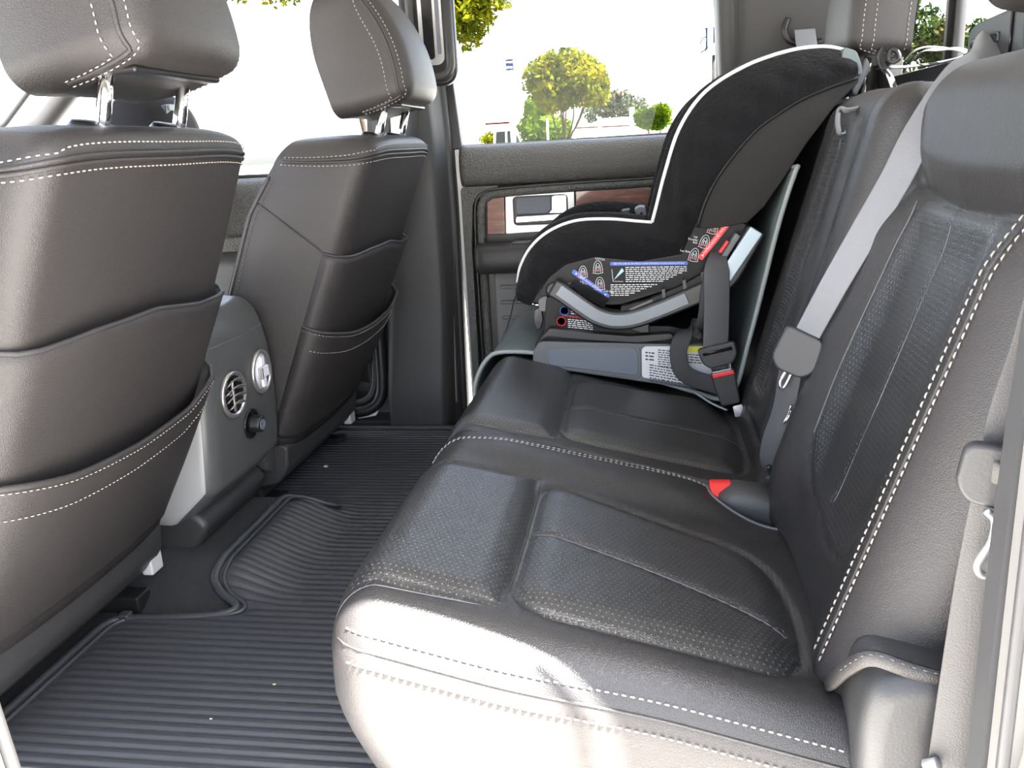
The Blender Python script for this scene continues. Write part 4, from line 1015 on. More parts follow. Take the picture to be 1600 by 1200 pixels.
def local_prism(name, poly, o, u, w, n, d0, d1, mat, parent, bev=.002):
    V = [np.array(o)+np.array(u)*p[0]+np.array(w)*p[1]+np.array(n)*d for d in (d0, d1) for p in poly]; k = len(poly)
    V0, F0 = prism_vf([(p[0], p[1]) for p in poly], 0, 1)
    return mk(name, V, F0, mat, parent, bev=bev)
local_prism('latch_body', rnd_poly([(-.028, -.030), (.028, -.026), (.032, .018), (.018, .034), (-.018, .034), (-.032, .020)], .010), (.524, -.212, .442), W_, T_, N_, -.002, .014, 'dark_plastic', lt, .004)
local_prism('latch_slot', rnd_poly([(-.020, -.018), (.020, -.016), (.020, -.008), (-.020, -.008)], .003), (.524, -.207, .440), W_, T_, N_, .0138, .0150, 'black_gloss', lt, None)
local_prism('latch_rib', rnd_poly([(.012, -.012), (.030, -.010), (.024, .022), (.014, .026)], .005), (.524, -.207, .440), W_, T_, N_, .013, .018, 'black_plastic', lt, .002)
tube('tongue', cr([(.512, -.205, .420), (.5005, -.204, .398), (.5005, -.204, .388), (.506, -.203, .388), (.517, -.203, .412)], 6), .0022, 'chrome', lt)
tube('tongue', cr([(.516, -.203, .360), (.512, -.202, .345), (.507, -.201, .333), (.5135, -.2005, .342), (.5165, -.201, .352)], 6), .0014, 'chrome', lt)
lb = thing('belt_buckle', 'slim black buckle standing in the seat crease below the centre belt', 'buckle', (.51, -.178, .19))
ptb = np.array([(.499, -.180, .245), (.505, -.180, .228), (.515, -.180, .203), (.521, -.180, .182)])
V, F = ribbon_vf(resample(ptb, 12), (.75, -.55, .3), .026, .016); mk('buckle_body', V, F, 'dark_plastic', lb, bev=.003)
V, F = tube_vf(cr([(.490, -.188, .262), (.494, -.186, .250), (.503, -.190, .240), (.508, -.186, .246), (.504, -.182, .258)], 6), .004, 8); mk('hook', V, F, 'black_plastic', lb)
tube('bright_edge', [(.489, -.196, .232), (.495, -.196, .212)], .0012, 'satin_silver', lb)
for k, (a_, b_2) in enumerate((((.515, -.195, .192), (.560, -.215, .160)), ((.528, -.188, .200), (.566, -.210, .166)))):
    ribbon('anchor_strap', cr([a_, tuple((np.array(a_)+np.array(b_2))/2+np.array([.004, 0, .004])), b_2], 6), (0, 1, .3), .014, .002, 'webbing_grey', lb)
# near outboard belt with latch plate
nb_ = thing('seat_belt', 'pale grey belt hanging down beside the open door frame at the right edge', 'seat belt', (.57, -.735, .15))
pth = cr([(.640, -.728, .80), (.615, -.731, .68), (.598, -.734, .575), (.586, -.736, .520), (.580, -.737, .46), (.573, -.738, .38), (.567, -.742, .29), (.562, -.746, .20), (.557, -.748, .10)], 8)
ribbon('strap', pth+np.array([.006, 0, 0]), (.95, -.3, 0), .036, .0018, 'webbing_tan', nb_)
nl = thing('latch_plate', 'dark latch plate with bright metal tongue on the belt at the right edge', 'latch plate', (.575, -.745, .45))
T_ = np.array([-.10, 0, -.99]); W_ = np.array([.95, -.30, -.1]); W_ /= np.linalg.norm(W_); N_ = np.cross(T_, W_); N_ = N_ if N_[1] < 0 else -N_
lo_ = (.578, -.742, .468)
local_prism('latch_body', rnd_poly([(-.024, -.030), (.022, -.032), (.028, .010), (.012, .020), (-.016, .018), (-.026, .004)], .010), lo_, W_, T_, N_, 0, .014, 'dark_plastic', nl, .004)
local_prism('latch_slot', rnd_poly([(-.004, -.020), (.022, -.020), (.022, -.002), (-.002, -.002)], .003), lo_, W_, T_, N_, .0138, .0152, 'webbing_tan', nl, None)
tube('tongue', cr([(.570, -.757, .449), (.577, -.757, .440), (.576, -.757, .422), (.568, -.757, .404), (.571, -.757, .395), (.580, -.757, .393)], 6), .0032, 'satin_silver', nl)
tube('anchor_bolt', [(.548, -.745, .205), (.556, -.75, .212)], .006, 'satin_silver', nb_)
# far belt leaving the pillar outlet
fb = thing('seat_belt', 'grey belt leaving the slot of the far rear pillar behind the child seat', 'seat belt', (.68, .75, .80))
ribbon('strap', cr([(.676, .765, .958), (.678, .755, .935), (.682, .735, .89), (.685, .70, .82), (.68, .66, .72)], 6), (1, .15, 0), .048, .0018, 'webbing_grey', fb)
# ------------------------------------------------------------------ grey seat protector under the child seat
pr_t = thing('seat_protector', 'grey-green quilted seat protector with pale piped edge under the child seat', 'seat protector', (.3, .47, .2))
prof = cr([(-.045, .19), (-.040, .26), (-.015, .312), (.02, .328), (.10, .318), (.25, .278), (.40, .240), (.462, .232), (.488, .262), (.503, .34), (.520, .42), (.540, .50), (.562, .58), (.589, .672)], 8)
rows = []
for j, y in enumerate(np.linspace(.235, .71, 24)):
    e = max(0, .26-y)/.03
    rows.append([(x-.010*e*(z > .30)*0+.004*math.sin(14*z+9*y), y+.035*max(0, (.30-z))*(1 if x < .3 else 0)*4*(j < 3)*0, z+.003*math.sin(30*x+17*y)) for x, z in prof])
rows = np.array(rows)
# near edge follows the picture: narrower on the cushion, wider up the back
for i in range(rows.shape[1]):
    k = np.clip((rows[0, i, 0]-.42)/.06, 0, 1); y0 = .285*(1-k)+.235*k; w = np.linspace(0, 1, rows.shape[0]); rows[:, i, 1] = y0+(.71-y0)*w
sweep('sheet', None, rows, 'protector', pr_t, solid=.006)
tube('edge_piping', rows[0]+np.array([-.001, -.002, .002]), .0045, 'piping_grey', pr_t, ns=8)
tube('edge_piping', rows[:, -1], .0045, 'piping_grey', pr_t, ns=8)
ribbon('corner_flap', cr([(.415, .262, .236), (.44, .245, .225), (.47, .235, .214)], 6), (.3, -1, .1), .05, .004, 'piping_grey', pr_t)

# ------------------------------------------------------------------ child safety seat
cs = thing('child_seat', 'black velour child safety seat with white piping strapped on the far rear seat', 'child seat', (.30, .49, .24))
YC = .495                                            # middle plane of the child seat
def mir(P): P = np.array(P, float); P[..., 1] = 2*YC-P[..., 1]; return P
# side silhouettes (x, z)
PIPE = [(.047, .462), (.058, .500), (.085, .540), (.124, .569), (.176, .586), (.239, .587), (.300, .580), (.326, .577)]
PIPE2 = [(.326, .577), (.335, .610), (.353, .677), (.379, .752), (.424, .813), (.494, .854), (.573, .877), (.640, .881), (.691, .868)]
LOW = [(.052, .432), (.078, .421), (.095, .445), (.118, .474), (.155, .500), (.213, .513), (.302, .501), (.392, .515)]
LOW2 = [(.392, .515), (.412, .570), (.429, .622), (.457, .673), (.513, .739), (.560, .772), (.600, .794), (.650, .812), (.692, .824)]
MIDC = [(.058, .470), (.090, .500), (.125, .512), (.17, .515), (.22, .512), (.28, .505), (.35, .500), (.405, .505)]
MIDC2 = [(.405, .505), (.440, .56), (.475, .63), (.515, .70), (.560, .765), (.615, .815), (.660, .842), (.685, .855), (.705, .862)]
def dense(a, b, n1=30, n2=40): return np.r_[resample(cr(a, 8), n1), resample(cr(b, 8), n2)[1:]]
A = dense(PIPE, PIPE2); B = dense(LOW, LOW2); Cc = dense(MIDC, MIDC2); nA = len(A)
tt = np.linspace(0, 1, nA)
ywing = np.interp(tt, [0, .1, .42, .5, .75, 1], [.345, .325, .318, .318, .318, .335])        # y of the near piping
rng2 = np.random.RandomState(3)
wr_ = np.cumsum(rng2.randn(nA))*.0; 
rows = []
for i in range(nA):
    row = []
    for s_ in np.linspace(0, 1, 16):
        p = A[i]*(1-s_)+B[i]*s_; bul = .020*math.sin(PI*min(1, s_*1.05))+.004*math.sin(5*p[0]*30+3*s_)*math.sin(PI*s_)*(.6 if tt[i] < .42 else 1)
        bul += .0035*math.sin(i*1.15+2*math.sin(s_*5))*math.sin(PI*s_)                                            # gathered cloth
        yb = .300-.012*(tt[i] > .5)
        row.append((p[0], ywing[i]*(1-s_)+yb*s_-bul, p[1]))
    rows.append(row)
cover = np.array(rows)
def sub(name, rows, mat, **kw): return sweep(name, None, rows, mat, cs, **kw)
sub('side_cover', cover, 'velour'); sub('side_cover', mir(cover), 'velour')
# inside of the bucket: from piping over the wing padding to the centre and across
rows = []
for i in range(nA):
    a = np.array([A[i][0], ywing[i], A[i][1]]); c = np.array([Cc[i][0], YC, Cc[i][1]])
    d = c-a; k = [(0, 0, 0), (.004, .012, .004), (.0, .030, .0)]
    half = []
    inner = np.array([a[0]*.25+c[0]*.75, .405, a[2]*.25+c[2]*.75])
    nout = np.array([-(1 if tt[i] > .42 else .1)*.012, 0, (.1 if tt[i] > .42 else 1)*.012])
    pts = [a, a+nout+np.array([0, .016, 0]), a*.7+inner*.3+nout*.8+np.array([0, .012, 0]), a*.35+inner*.65, inner, np.array([c[0], .445, c[2]]), c]
    half = cr(pts, 4); full = np.r_[half, mir(half[:-1])[::-1]]; rows.append(full)
inn = np.array(rows); sub('seat_pad', inn, 'velour')
near_pipe = np.stack([A[:, 0], ywing-.002, A[:, 1]], 1)
for P in (near_pipe, mir(near_pipe)):
    tube('piping', P[:30], .0032, 'piping_white', cs, ns=8); tube('piping', P[29:], .0036, 'piping_white', cs, ns=8)
# lower front lip closing the cover underneath
lip = np.stack([np.linspace(cover[0, -1], mir(cover)[0, -1], 12), np.linspace(cover[0, 0], mir(cover)[0, 0], 12)])
sub('front_lip', lip, 'velour', solid=.004)
# plastic shell: upper back and lower tub
SB = list(map(tuple, resample(cr(LOW2[1:], 6), 16))); SR = [(.695, .815), (.655, .775), (.610, .715), (.572, .655), (.535, .600), (.505, .572), (.470, .566), (.430, .563)]
sh = prism('back_shell', [(x, z-.004) for x, z in SB]+SR, .288, 2*YC-.288, 'velour_smooth', cs, bev=.012)
prism('back_rim', [(.690, .80), (.700, .83), (.715, .86), (.725, .84), (.70, .79)], .33, 2*YC-.33, 'grey_plastic', cs, bev=.006)
ch = cr([(x-.001, .2855, z-.003) for x, z in LOW2[1:]], 6); tube('cover_hem', ch, .0035, 'shell_plastic', sh, ns=6)
cp2 = prism('head_cap', rnd_poly([(.660, .832), (.668, .876), (.690, .868), (.700, .845), (.702, .826)], .006), .300, .345, 'protector', cs, bev=.006)
TUB = rnd_poly([(.095, .440), (.118, .476), (.155, .503), (.213, .516), (.302, .504), (.385, .516), (.412, .580), (.476, .582), (.506, .566), (.490, .515), (.455, .470), (.370, .450), (.262, .418), (.235, .418), (.150, .455), (.115, .44)], .006, 3)
tub = prism('tub', TUB, .296, 2*YC-.296, 'shell_plastic', cs, bev=.005)
lathe('pivot_cap', [(.016, 0), (.016, .006), (.012, .009), (.006, .007), (0, .007)], (.128, .296, .452), (0, -1, 0), 'black_plastic', tub, 20)
lathe('pivot_screw', [(.007, .007), (.006, .010), (0, .011)], (.128, .296, .452), (0, -1, 0), 'bar_silver', tub, 14)
# belt opening, pull and rib under the printed panel
sk = prism('belt_opening', rnd_poly([(.152, .466), (.172, .468), (.228, .432), (.240, .420), (.222, .422), (.160, .452)], .006), .288, .2965, 'black_gloss', tub, bev=.003)
tube('fabric_roll', cr([(.165, .289, .462), (.19, .284, .450), (.215, .286, .436), (.232, .290, .424)], 6), .011, 'velour', tub, ns=10)
prism('blue_tab', [(.174, .466), (.182, .464), (.180, .459), (.173, .460)], .280, .288, 'label_blue', sk, bev=None)
rb = prism('lower_rib', rnd_poly([(.262, .418), (.262, .402), (.300, .408), (.385, .440), (.470, .492), (.470, .506), (.38, .456), (.31, .428)], .006), .276, .30, 'shell_plastic', tub, bev=.004)
prism('rib_strip', [(.278, .408), (.280, .413), (.325, .431), (.325, .427)], .2745, .277, 'grey_trim', rb, bev=None)
lathe('rivet', [(.0045, 0), (.004, .002), (0, .003)], (.309, .276, .412), (0, -1, 0), 'grey_plastic', rb, 12)
for x in (.345, .385, .42): prism('rib_fin', [(x, .428+.42*(x-.345)), (x+.006, .430+.42*(x-.345)), (x+.004, .452+.42*(x-.345)), (x-.002, .450+.42*(x-.345))], .272, .277, 'black_plastic', rb, bev=None)
# swept silver side bar in its black frame
def bar_pts(P, w, n=60):
    P = resample(cr(P, 10), n); T = np.gradient(P, axis=0); T /= np.linalg.norm(T, axis=1)[:, None]; Nn = np.stack([-T[:, 1], T[:, 0]], 1); return np.r_[P+Nn*w/2, (P-Nn*w/2)[::-1]]
BAR = [(.128, .462), (.150, .448), (.185, .421), (.215, .401), (.250, .391), (.290, .394), (.340, .411), (.395, .433), (.440, .452), (.470, .472), (.495, .515), (.520, .560)]
fm = prism('side_frame', [tuple(p) for p in bar_pts(BAR, .037)], .262, .300, 'black_plastic', cs, bev=.005)
prism('silver_bar', [tuple(p) for p in bar_pts([(.141, .458), (.165, .440), (.190, .421), (.217, .403), (.250, .393), (.290, .396), (.340, .413), (.392, .434)], .024)], .2575, .263, 'bar_silver', fm, bev=.002)
prism('pale_bar', [tuple(p) for p in bar_pts([(.462, .472), (.480, .500), (.500, .531), (.519, .560)], .026, 20)], .2575, .263, 'bar_white', fm, bev=.002)
prism('grey_bar', [tuple(p) for p in bar_pts([(.455, .500), (.470, .525), (.487, .552)], .012, 12)], .268, .29, 'grey_plastic', fm, bev=.003)
prism('red_tab', [tuple(p) for p in bar_pts([(.452, .520), (.460, .531), (.467, .541)], .006, 8)], .262, .27, 'label_red', fm, bev=.001)
fm2 = prism('side_frame', [tuple(p) for p in bar_pts(BAR, .037)], 2*YC-.300, 2*YC-.262, 'black_plastic', cs, bev=.005)
# base
BASE = rnd_poly([(.082, .300), (.084, .338), (.104, .365), (.112, .436), (.130, .442), (.20, .40), (.27, .375), (.36, .372), (.445, .350), (.478, .300), (.470, .222), (.30, .262)], .008, 3)
ba = prism('base', BASE, .296, 2*YC-.296, 'shell_plastic', cs, bev=.006)
prism('base_ledge', rnd_poly([(.096, .352), (.115, .362), (.20, .352), (.30, .345), (.37, .352), (.36, .362), (.28, .358), (.2, .366), (.12, .378)], .005), .270, .298, 'black_plastic', ba, bev=.004)
pd = prism('base_skirt', rnd_poly([(.080, .298), (.083, .330), (.096, .350), (.30, .342), (.445, .336), (.470, .235), (.30, .262)], .010, 4), .276, .30, 'grey_plastic', ba, bev=.004)
prism('slate_panel', rnd_poly([(.112, .300), (.112, .334), (.295, .332), (.297, .274)], .014, 5), .2735, .278, 'slate_plastic', pd, bev=.002)
prism('panel_rim', rnd_poly([(.106, .296), (.106, .340), (.300, .338), (.302, .268)], .016, 5), .2748, .277, 'grey_plastic', pd, bev=.001)
lb2 = prism('white_label', rnd_poly([(.303, .272), (.303, .330), (.309, .336), (.436, .334), (.450, .246)], .006, 3), .2738, .2758, 'label_white', pd, bev=None)
prism('yellow_band', [(.380, .324), (.380, .335), (.436, .334), (.438, .322)], .2728, .2736, 'label_yellow', lb2, bev=None)
def words(x0, x1, z0, z1, n, y, rng, slope=0.0, gapz=None):
    """rows of illegible fine print: short dashes in word lengths"""
    parts = []
    for r in range(n):
        z = z1-(z1-z0)*(r+.5)/n; hgt = (z1-z0)/n*.42; x = x0
        end = x1 if not callable(gapz) else gapz(z)
        while x < end:
            w = rng.uniform(.003, .010); w = min(w, end-x)
            if w > .0012:
                zz = z+slope*(x-x0); zz2 = z+slope*(x+w-x0)
                parts.append(([(x, y, zz), (x+w, y, zz2), (x+w, y, zz2+hgt), (x, y, zz+hgt)], [(0, 1, 2, 3)]))
            x += w+.0018
    return join_vf(parts)
rg = random.Random(11)
V, F = join_vf([words(.335, .375, .292, .330, 8, .2732, rg, -.12), words(.310, .328, .305, .326, 3, .2732, rg, -.12), words(.318, .43, .262, .300, 7, .2732, rg, -.2), words(.384, .43, .30, .321, 4, .2732, rg, -.1)])
o = mk('fine_print', V, F, 'ink_black', lb2, smooth=False)
# black sticker on the base below the bar
bl = prism('warning_sticker', rnd_poly([(.132, .374), (.128, .395), (.140, .424), (.158, .424), (.215, .384), (.226, .372), (.205, .362), (.150, .368)], .003), .2935, .2957, 'label_black', ba, bev=None)
def disc(name, x, z, r, y, mat, parent): return lathe(name, [(r*.82, 0), (r*.82, .0004), (r, .0004), (r, 0)], (x, y, z), (0, -1, 0), mat, parent, 24)
disc('blue_ring', .1485, .4085, .0095, .2933, 'label_blue', bl); disc('red_ring', .1415, .387, .0095, .2933, 'label_red', bl)
V, F = join_vf([words(.162, .20, .400, .416, 4, .2930, rg, -.12, lambda z: .162+(z-.38)*.9+.02), words(.155, .205, .372, .392, 5, .2930, rg, -.12)]); mk('fine_print', V, F, 'label_white', bl, smooth=False)
V, F = join_vf([place(text_vf('Rear-Facing', .008), (.158, .2930, .4225), (.98, 0, -.16), (.16, 0, .98), .034)]); mk('lettering', V, F, 'label_ice', bl, smooth=False)
V, F = join_vf([place(text_vf('Forward-Facing', .008), (.172, .2930, .3955), (.985, 0, -.16), (.16, 0, .985), .055)]); mk('lettering', V, F, 'label_red', bl, smooth=False)
# printed side panel
yl = .2945
pp = prism('side_label', rnd_poly([(.162, .484), (.180, .500), (.213, .510), (.302, .499), (.380, .511), (.412, .576), (.476, .578), (.478, .569), (.420, .480), (.370, .455), (.262, .424), (.244, .424)], .003, 2), yl, .2965, 'label_black', cs, bev=None)
def stripe(name, p0, p1, w, mat, txt, tw, ts=.0065):
    p0, p1 = np.array(p0), np.array(p1); t = p1-p0; L = np.linalg.norm(t); t /= L; n = np.array([-t[1], t[0]])
    if n[1] < 0: n = -n
    poly = rnd_poly([tuple(p0-n*w/2), tuple(p1-n*w/2), tuple(p1+n*w/2), tuple(p0+n*w/2)], w*.3, 3)
    s_ = prism(name, poly, yl-.0008, yl+.0004, mat, pp, bev=None)
    c = (p0+p1)/2
    tx = t if t[0] > 0 else -t; nz = np.array([-tx[1], tx[0]])
    V, F = place(text_vf(txt, ts), (c[0], yl-.0012, c[1]), (tx[0], 0, tx[1]), (nz[0], 0, nz[1]), tw); mk('lettering', V, F, 'label_white', s_, smooth=False)
    # arrow heads at both ends
    for e, sg in ((p0, 1), (p1, -1)):
        if L > .11 and mat == 'label_blue' and abs(t[1]) < .1: continue
        q = e+t*sg*.006; V = [(q[0]+t[0]*0-n[0]*.003, yl-.0012, q[1]-n[1]*.003), (q[0]+t[0]*sg*.006, yl-.0012, q[1]+t[1]*sg*.006), (q[0]+n[0]*.003, yl-.0012, q[1]+n[1]*.003), (q[0]+t[0]*sg*.002, yl-.0012, q[1]+t[1]*sg*.002)]
        mk('arrow_mark', V, [(0, 1, 2, 3)], 'label_white', s_, smooth=False)
    return s_
stripe('blue_stripe', (.168, .489), (.239, .434), .0095, 'label_blue', 'REAR-FACING BELT PATH', .052)
stripe('blue_stripe', (.243, .501), (.394, .4975), .0072, 'label_blue', 'USE THIS LINE AS AN ANGLE GUIDE FOR REAR-FACING INSTALLATIONS', .138, .0050)
stripe('red_stripe', (.417, .505), (.470, .572), .0110, 'label_red', 'FORWARD-FACING BELT PATH', .060)
for s_, x, z, ts in (('LATCH', .223, .512, .006), ('Lap', .186, .468, .0055), ('Shoulder', .196, .463, .0055), ('Belt', .193, .458, .0055), ('Lap Belt', .240, .447, .006), ('LATCH', .425, .570, .006), ('Lap', .409, .549, .0055), ('Shoulder', .404, .544, .0055), ('Belt', .408, .538, .0055), ('Lap Belt', .389, .522, .006)):
    V, F = place(text_vf(s_, ts), (x, yl-.0006, z-.001), (.97, 0, -.22), (.22, 0, .97)); mk('lettering', V, F, 'label_white', pp, smooth=False)
def seat_icon(x, z, k, tilt):
    """little outline drawing of a child seat with a red belt"""
    c, s_ = math.cos(tilt), math.sin(tilt); pr = []; pr2 = []
    def L(pts, w, lst):
        P = np.array([(x+k*(a*c-b*s_), yl-.0008, z+k*(a*s_+b*c)) for a, b in pts]); lst.append(ribbon_vf(resample(cr(P, 5), 18), (0, 1e-6, 1) if False else np.cross(np.array([0, 1, 0]), (P[-1]-P[0])/(np.linalg.norm(P[-1]-P[0])+1e-9)), w*.0+.0009, .0003))
    L([(-.8, -1), (-.7, .2), (-.3, 1), (.3, 1), (.7, .2), (.8, -1)], 1, pr); L([(-.45, -.9), (-.4, .1), (0, .7), (.4, .1), (.45, -.9)], 1, pr); L([(-.9, -1), (0, -1.15), (.9, -1)], 1, pr); L([(-.3, -.2), (0, .05), (.3, -.2)], 1, pr); L([(-.2, .3), (-.15, -.8)], 1, pr); L([(.2, .3), (.15, -.8)], 1, pr)
    L([(-1.0, -1.2), (-.5, -.6), (.4, -.75), (1.0, -.4)], 1, pr2)
    V, F = join_vf(pr); mk('seat_drawing', V, F, 'label_white', pp); V, F = join_vf(pr2); mk('belt_drawing', V, F, 'label_red', pp)
for a in ((.1885, .4870, .0105, .0), (.2185, .4955, .0115, .0), (.2215, .4625, .0115, .0), (.4425, .5655, .0115, -.25), (.4265, .5385, .0115, -.25), (.4065, .5135, .0115, -.25)): seat_icon(*a)
rg2 = random.Random(5)
V, F = join_vf([words(.273, .392, .462, .494, 8, yl-.0006, rg2, -.02, lambda z: .392-max(0, .484-z)*2.2), words(.243, .345, .435, .460, 6, yl-.0006, rg2, -.02, lambda z: .262+(z-.43)*2.6)]); mk('fine_print', V, F, 'label_white', pp, smooth=False)
ag = ribbon_vf(np.array([(.246, yl-.0008, .490), (.248, yl-.0008, .466), (.268, yl-.0008, .465)]), (.7, 0, .7), .001, .0003)
V, F = ag; mk('angle_drawing', V, F, 'label_white', pp); mk('angle_wedge', [(.249, yl-.0008, .468), (.266, yl-.0008, .492), (.270, yl-.0008, .486)], [(0, 1, 2)], 'label_ice', pp, smooth=False)
# front recline lever and metal latch under the front lip
lv = prism('recline_lever', rnd_poly([(.082, .405), (.096, .412), (.100, .385), (.094, .365), (.086, .362), (.080, .380)], .005), .33, .345, 'black_gloss', cs, bev=.004)
tube('latch_rod', [(.070, .335, .418), (.100, .328, .414)], .004, 'chrome', cs)
prism('latch_bracket', rnd_poly([(.095, .405), (.093, .430), (.110, .440), (.120, .425), (.112, .405)], .006), .308, .322, 'grey_trim', cs, bev=.002)
# chest clip of the harness showing over the arm rest
hc = prism('harness_clip', rnd_poly([(.296, .578), (.290, .594), (.300, .599), (.312, .598), (.316, .580), (.308, .580), (.306, .590)], .002), .43, .50, 'grey_plastic', cs, bev=.003)
prism('harness_button', rnd_poly([(.262, .578), (.262, .592), (.280, .594), (.282, .580)], .003), .44, .49, 'black_plastic', cs, bev=.003)
ribbon('harness_strap', cr([(.29, .47, .575), (.36, .47, .555), (.42, .46, .60), (.48, .46, .70), (.54, .46, .77)], 6), (0, 1, 0), .036, .002, 'webbing_black', cs)
# recline foot wedge
prism('foot_wedge', [(.268, .376), (.300, .400), (.318, .385), (.318, .362), (.30, .362)], .28, .297, 'black_plastic', ba, bev=.002)

# ---- vehicle belt through the child seat
vb = thing('seat_belt', 'wide dark belt holding the child seat, running down to its buckle', 'seat belt', (.45, .23, .30))
ribbon('strap', cr([(.462, .318, .520), (.456, .298, .518), (.450, .268, .512), (.446, .250, .492), (.446, .242, .455), (.446, .238, .410), (.444, .226, .345), (.445, .222, .325)], 8), (1, .1, 0), np.interp(np.linspace(0, 1, 57), [0, .3, .45, 1], [.030, .034, .048, .048]), .0018, 'webbing_dark', vb)
V, F = ribbon_vf(cr([(.440, .262, .480), (.434, .254, .45), (.428, .250, .40), (.420, .252, .37), (.402, .252, .380), (.384, .242, .362), (.374, .235, .335), (.380, .228, .300), (.402, .226, .282), (.440, .224, .270), (.462, .222, .262)], 6), (.75, .1, .65), .034, .002); mk('loose_strap', V, F, 'webbing_black', vb)
lt2 = thing('latch_plate', 'dark latch plate clicked into the red-topped buckle beside the child seat', 'latch plate', (.447, .218, .335))
T_ = np.array([.22, -.03, -.97]); T_ /= np.linalg.norm(T_); W_ = np.array([.97, .0, .22]); N_ = np.array([0, -1., 0])
ring_o = rnd_poly([(-.036, -.016), (-.034, .012), (-.020, .028), (.024, .026), (.036, .010), (.036, -.016)], .008)
local_prism('latch_body', ring_o, (.447, .222, .335), W_, T_, N_, -.002, .012, 'dark_plastic', lt2, .004)
local_prism('latch_slot', rnd_poly([(-.028, -.008), (.028, -.008), (.028, -.001), (-.028, -.001)], .002), (.447, .222, .335), W_, T_, N_, .0118, .0132, 'black_gloss', lt2, None)
local_prism('steel_tongue', rnd_poly([(-.020, .026), (.020, .026), (.018, .040), (-.018, .040)], .002), (.447, .222, .335), W_, T_, N_, .003, .006, 'chrome', lt2, .001)
bb = thing('belt_buckle', 'black buckle with red release bar at the side of the child seat', 'buckle', (.475, .215, .22))
local_prism('buckle_body', rnd_poly([(-.023, .036), (.023, .036), (.022, .060), (.020, .105), (-.016, .105), (-.021, .070)], .006), (.448, .222, .335), W_, T_, N_, -.006, .014, 'dark_plastic', bb, .004)
local_prism('release_bar', rnd_poly([(-.021, .037), (.021, .037), (.021, .0455), (-.021, .0455)], .003), (.448, .222, .335), W_, T_, N_, .010, .0165, 'button_red', bb, .002)
local_prism('care_tag', rnd_poly([(-.010, .100), (.008, .100), (.008, .122), (-.010, .122)], .003), (.462, .205, .335), W_, T_, N_, .010, .012, 'label_white', bb, None)
# thin cord by the far door pocket
cd_ = tag(tube('cord', cr([(.010, .60, .405), (-.003, .60, .377), (-.012, .60, .345), (-.028, .60, .300), (-.046, .60, .268)], 6), .0016, 'black_plastic'), 'thin black cord hanging in front of the far door pocket', 'cord')
# ------------------------------------------------------------------ outside: trees, cars, signs, house
def tree(name, label, base, h, crown, n, leaf, mat, seed, group, trunk_r=.16, forks=5, fk=.45):
    """crown = list of (dx, dy, dz, rx, ry, rz) blobs above the base"""
    rs = np.random.RandomState(seed); t = thing(name, label, 'tree', base, group); b = np.array(base, float)
    V = []; F = []; blobs = np.array(crown, float); wts = blobs[:, 3]*blobs[:, 4]*blobs[:, 5]; wts = wts/wts.sum()
    k = rs.choice(len(blobs), n, p=wts); d = rs.randn(n, 3); d /= np.linalg.norm(d, axis=1)[:, None]; r = rs.rand(n)**.45
    c = b+blobs[k, :3]+d*blobs[k, 3:]*r[:, None]
    q = rs.randn(n, 3); q /= np.linalg.norm(q, axis=1)[:, None]; w = np.cross(q, rs.randn(n, 3)); w /= np.linalg.norm(w, axis=1)[:, None]; s = leaf*(.6+.8*rs.rand(n))[:, None]
    P = np.stack([c-q*s, c+w*s*.45, c+q*s, c-w*s*.45], 1).reshape(-1, 3)
    F = np.arange(4*n).reshape(-1, 4)
    o = mk('foliage', P, F, mat, t, smooth=False); o['kind'] = 'stuff'
    pr = []
    top = b+blobs[0, :3]; fork = b*(1-fk)+top*fk
    pr.append(tube_vf(cr([b-[0, 0, .1], b*.8+top*.2, fork], 4), np.linspace(trunk_r, trunk_r*.75, 9), 7))
    for j in range(forks):
        e = b+blobs[j % len(blobs), :3]+rs.uniform(-.5, .5, 3)*blobs[j % len(blobs), 3:]; m_ = (fork+e)/2+rs.uniform(-.15, .15, 3)
        pr.append(tube_vf(cr([fork, m_, e], 5), np.linspace(trunk_r*.5, trunk_r*.12, 11), 5))
    V, F = join_vf(pr); mk('trunk', V, F, 'trunk', t)
    return t
GZ = GROUND
TG = 'parking lot trees seen through the windows'
tree('leafy_tree', 'yellow-green street tree in the middle of the far window', (-1.86, 22.0, GZ), 5, [(.05, 0, 2.75, .85, .8, .55), (.50, 0, 2.95, .75, .8, .60), (-.45, 0, 3.0, .60, .7, .60), (.75, 0, 2.65, .55, .6, .45), (.1, 0, 3.35, .75, .7, .38), (-.25, 0, 2.5, .5, .6, .4)], 9000, .085, 'leaf_gold', 1, TG, .06, 8)
tree('leafy_tree', 'golden tree crown beside the grab handle at the top of the far window', (-2.75, 11.0, GZ), 5, [(.40, 0, 3.45, .45, .5, .42), (.95, 0, 3.45, .40, .5, .35), (.62, 0, 2.95, .28, .4, .30), (.7, 0, 3.15, .36, .5, .35), (.45, 0, 3.65, .5, .5, .45)], 4200, .055, 'leaf_gold', 2, TG, .05, 7, fk=.85)
tree('leafy_tree', 'bright green shrub tree low behind the street tree trunk', (-4.3, 38.0, GZ), 4, [(-.2, 0, 2.1, .9, 1, .9), (.6, 0, 1.8, .9, 1, .8), (-.2, 0, 2.9, .6, .8, .6)], 4500, .12, 'leaf_green', 3, TG, .10, 4)
tree('leafy_tree', 'light green round tree beside the white house in the far window', (.75, 42.0, GZ), 4, [(-.1, 0, 2.2, .85, 1, .48), (.2, 0, 2.6, .6, 1, .38), (-.55, 0, 2.4, .55, 1, .42)], 4000, .10, 'leaf_green', 4, TG, .08, 5)
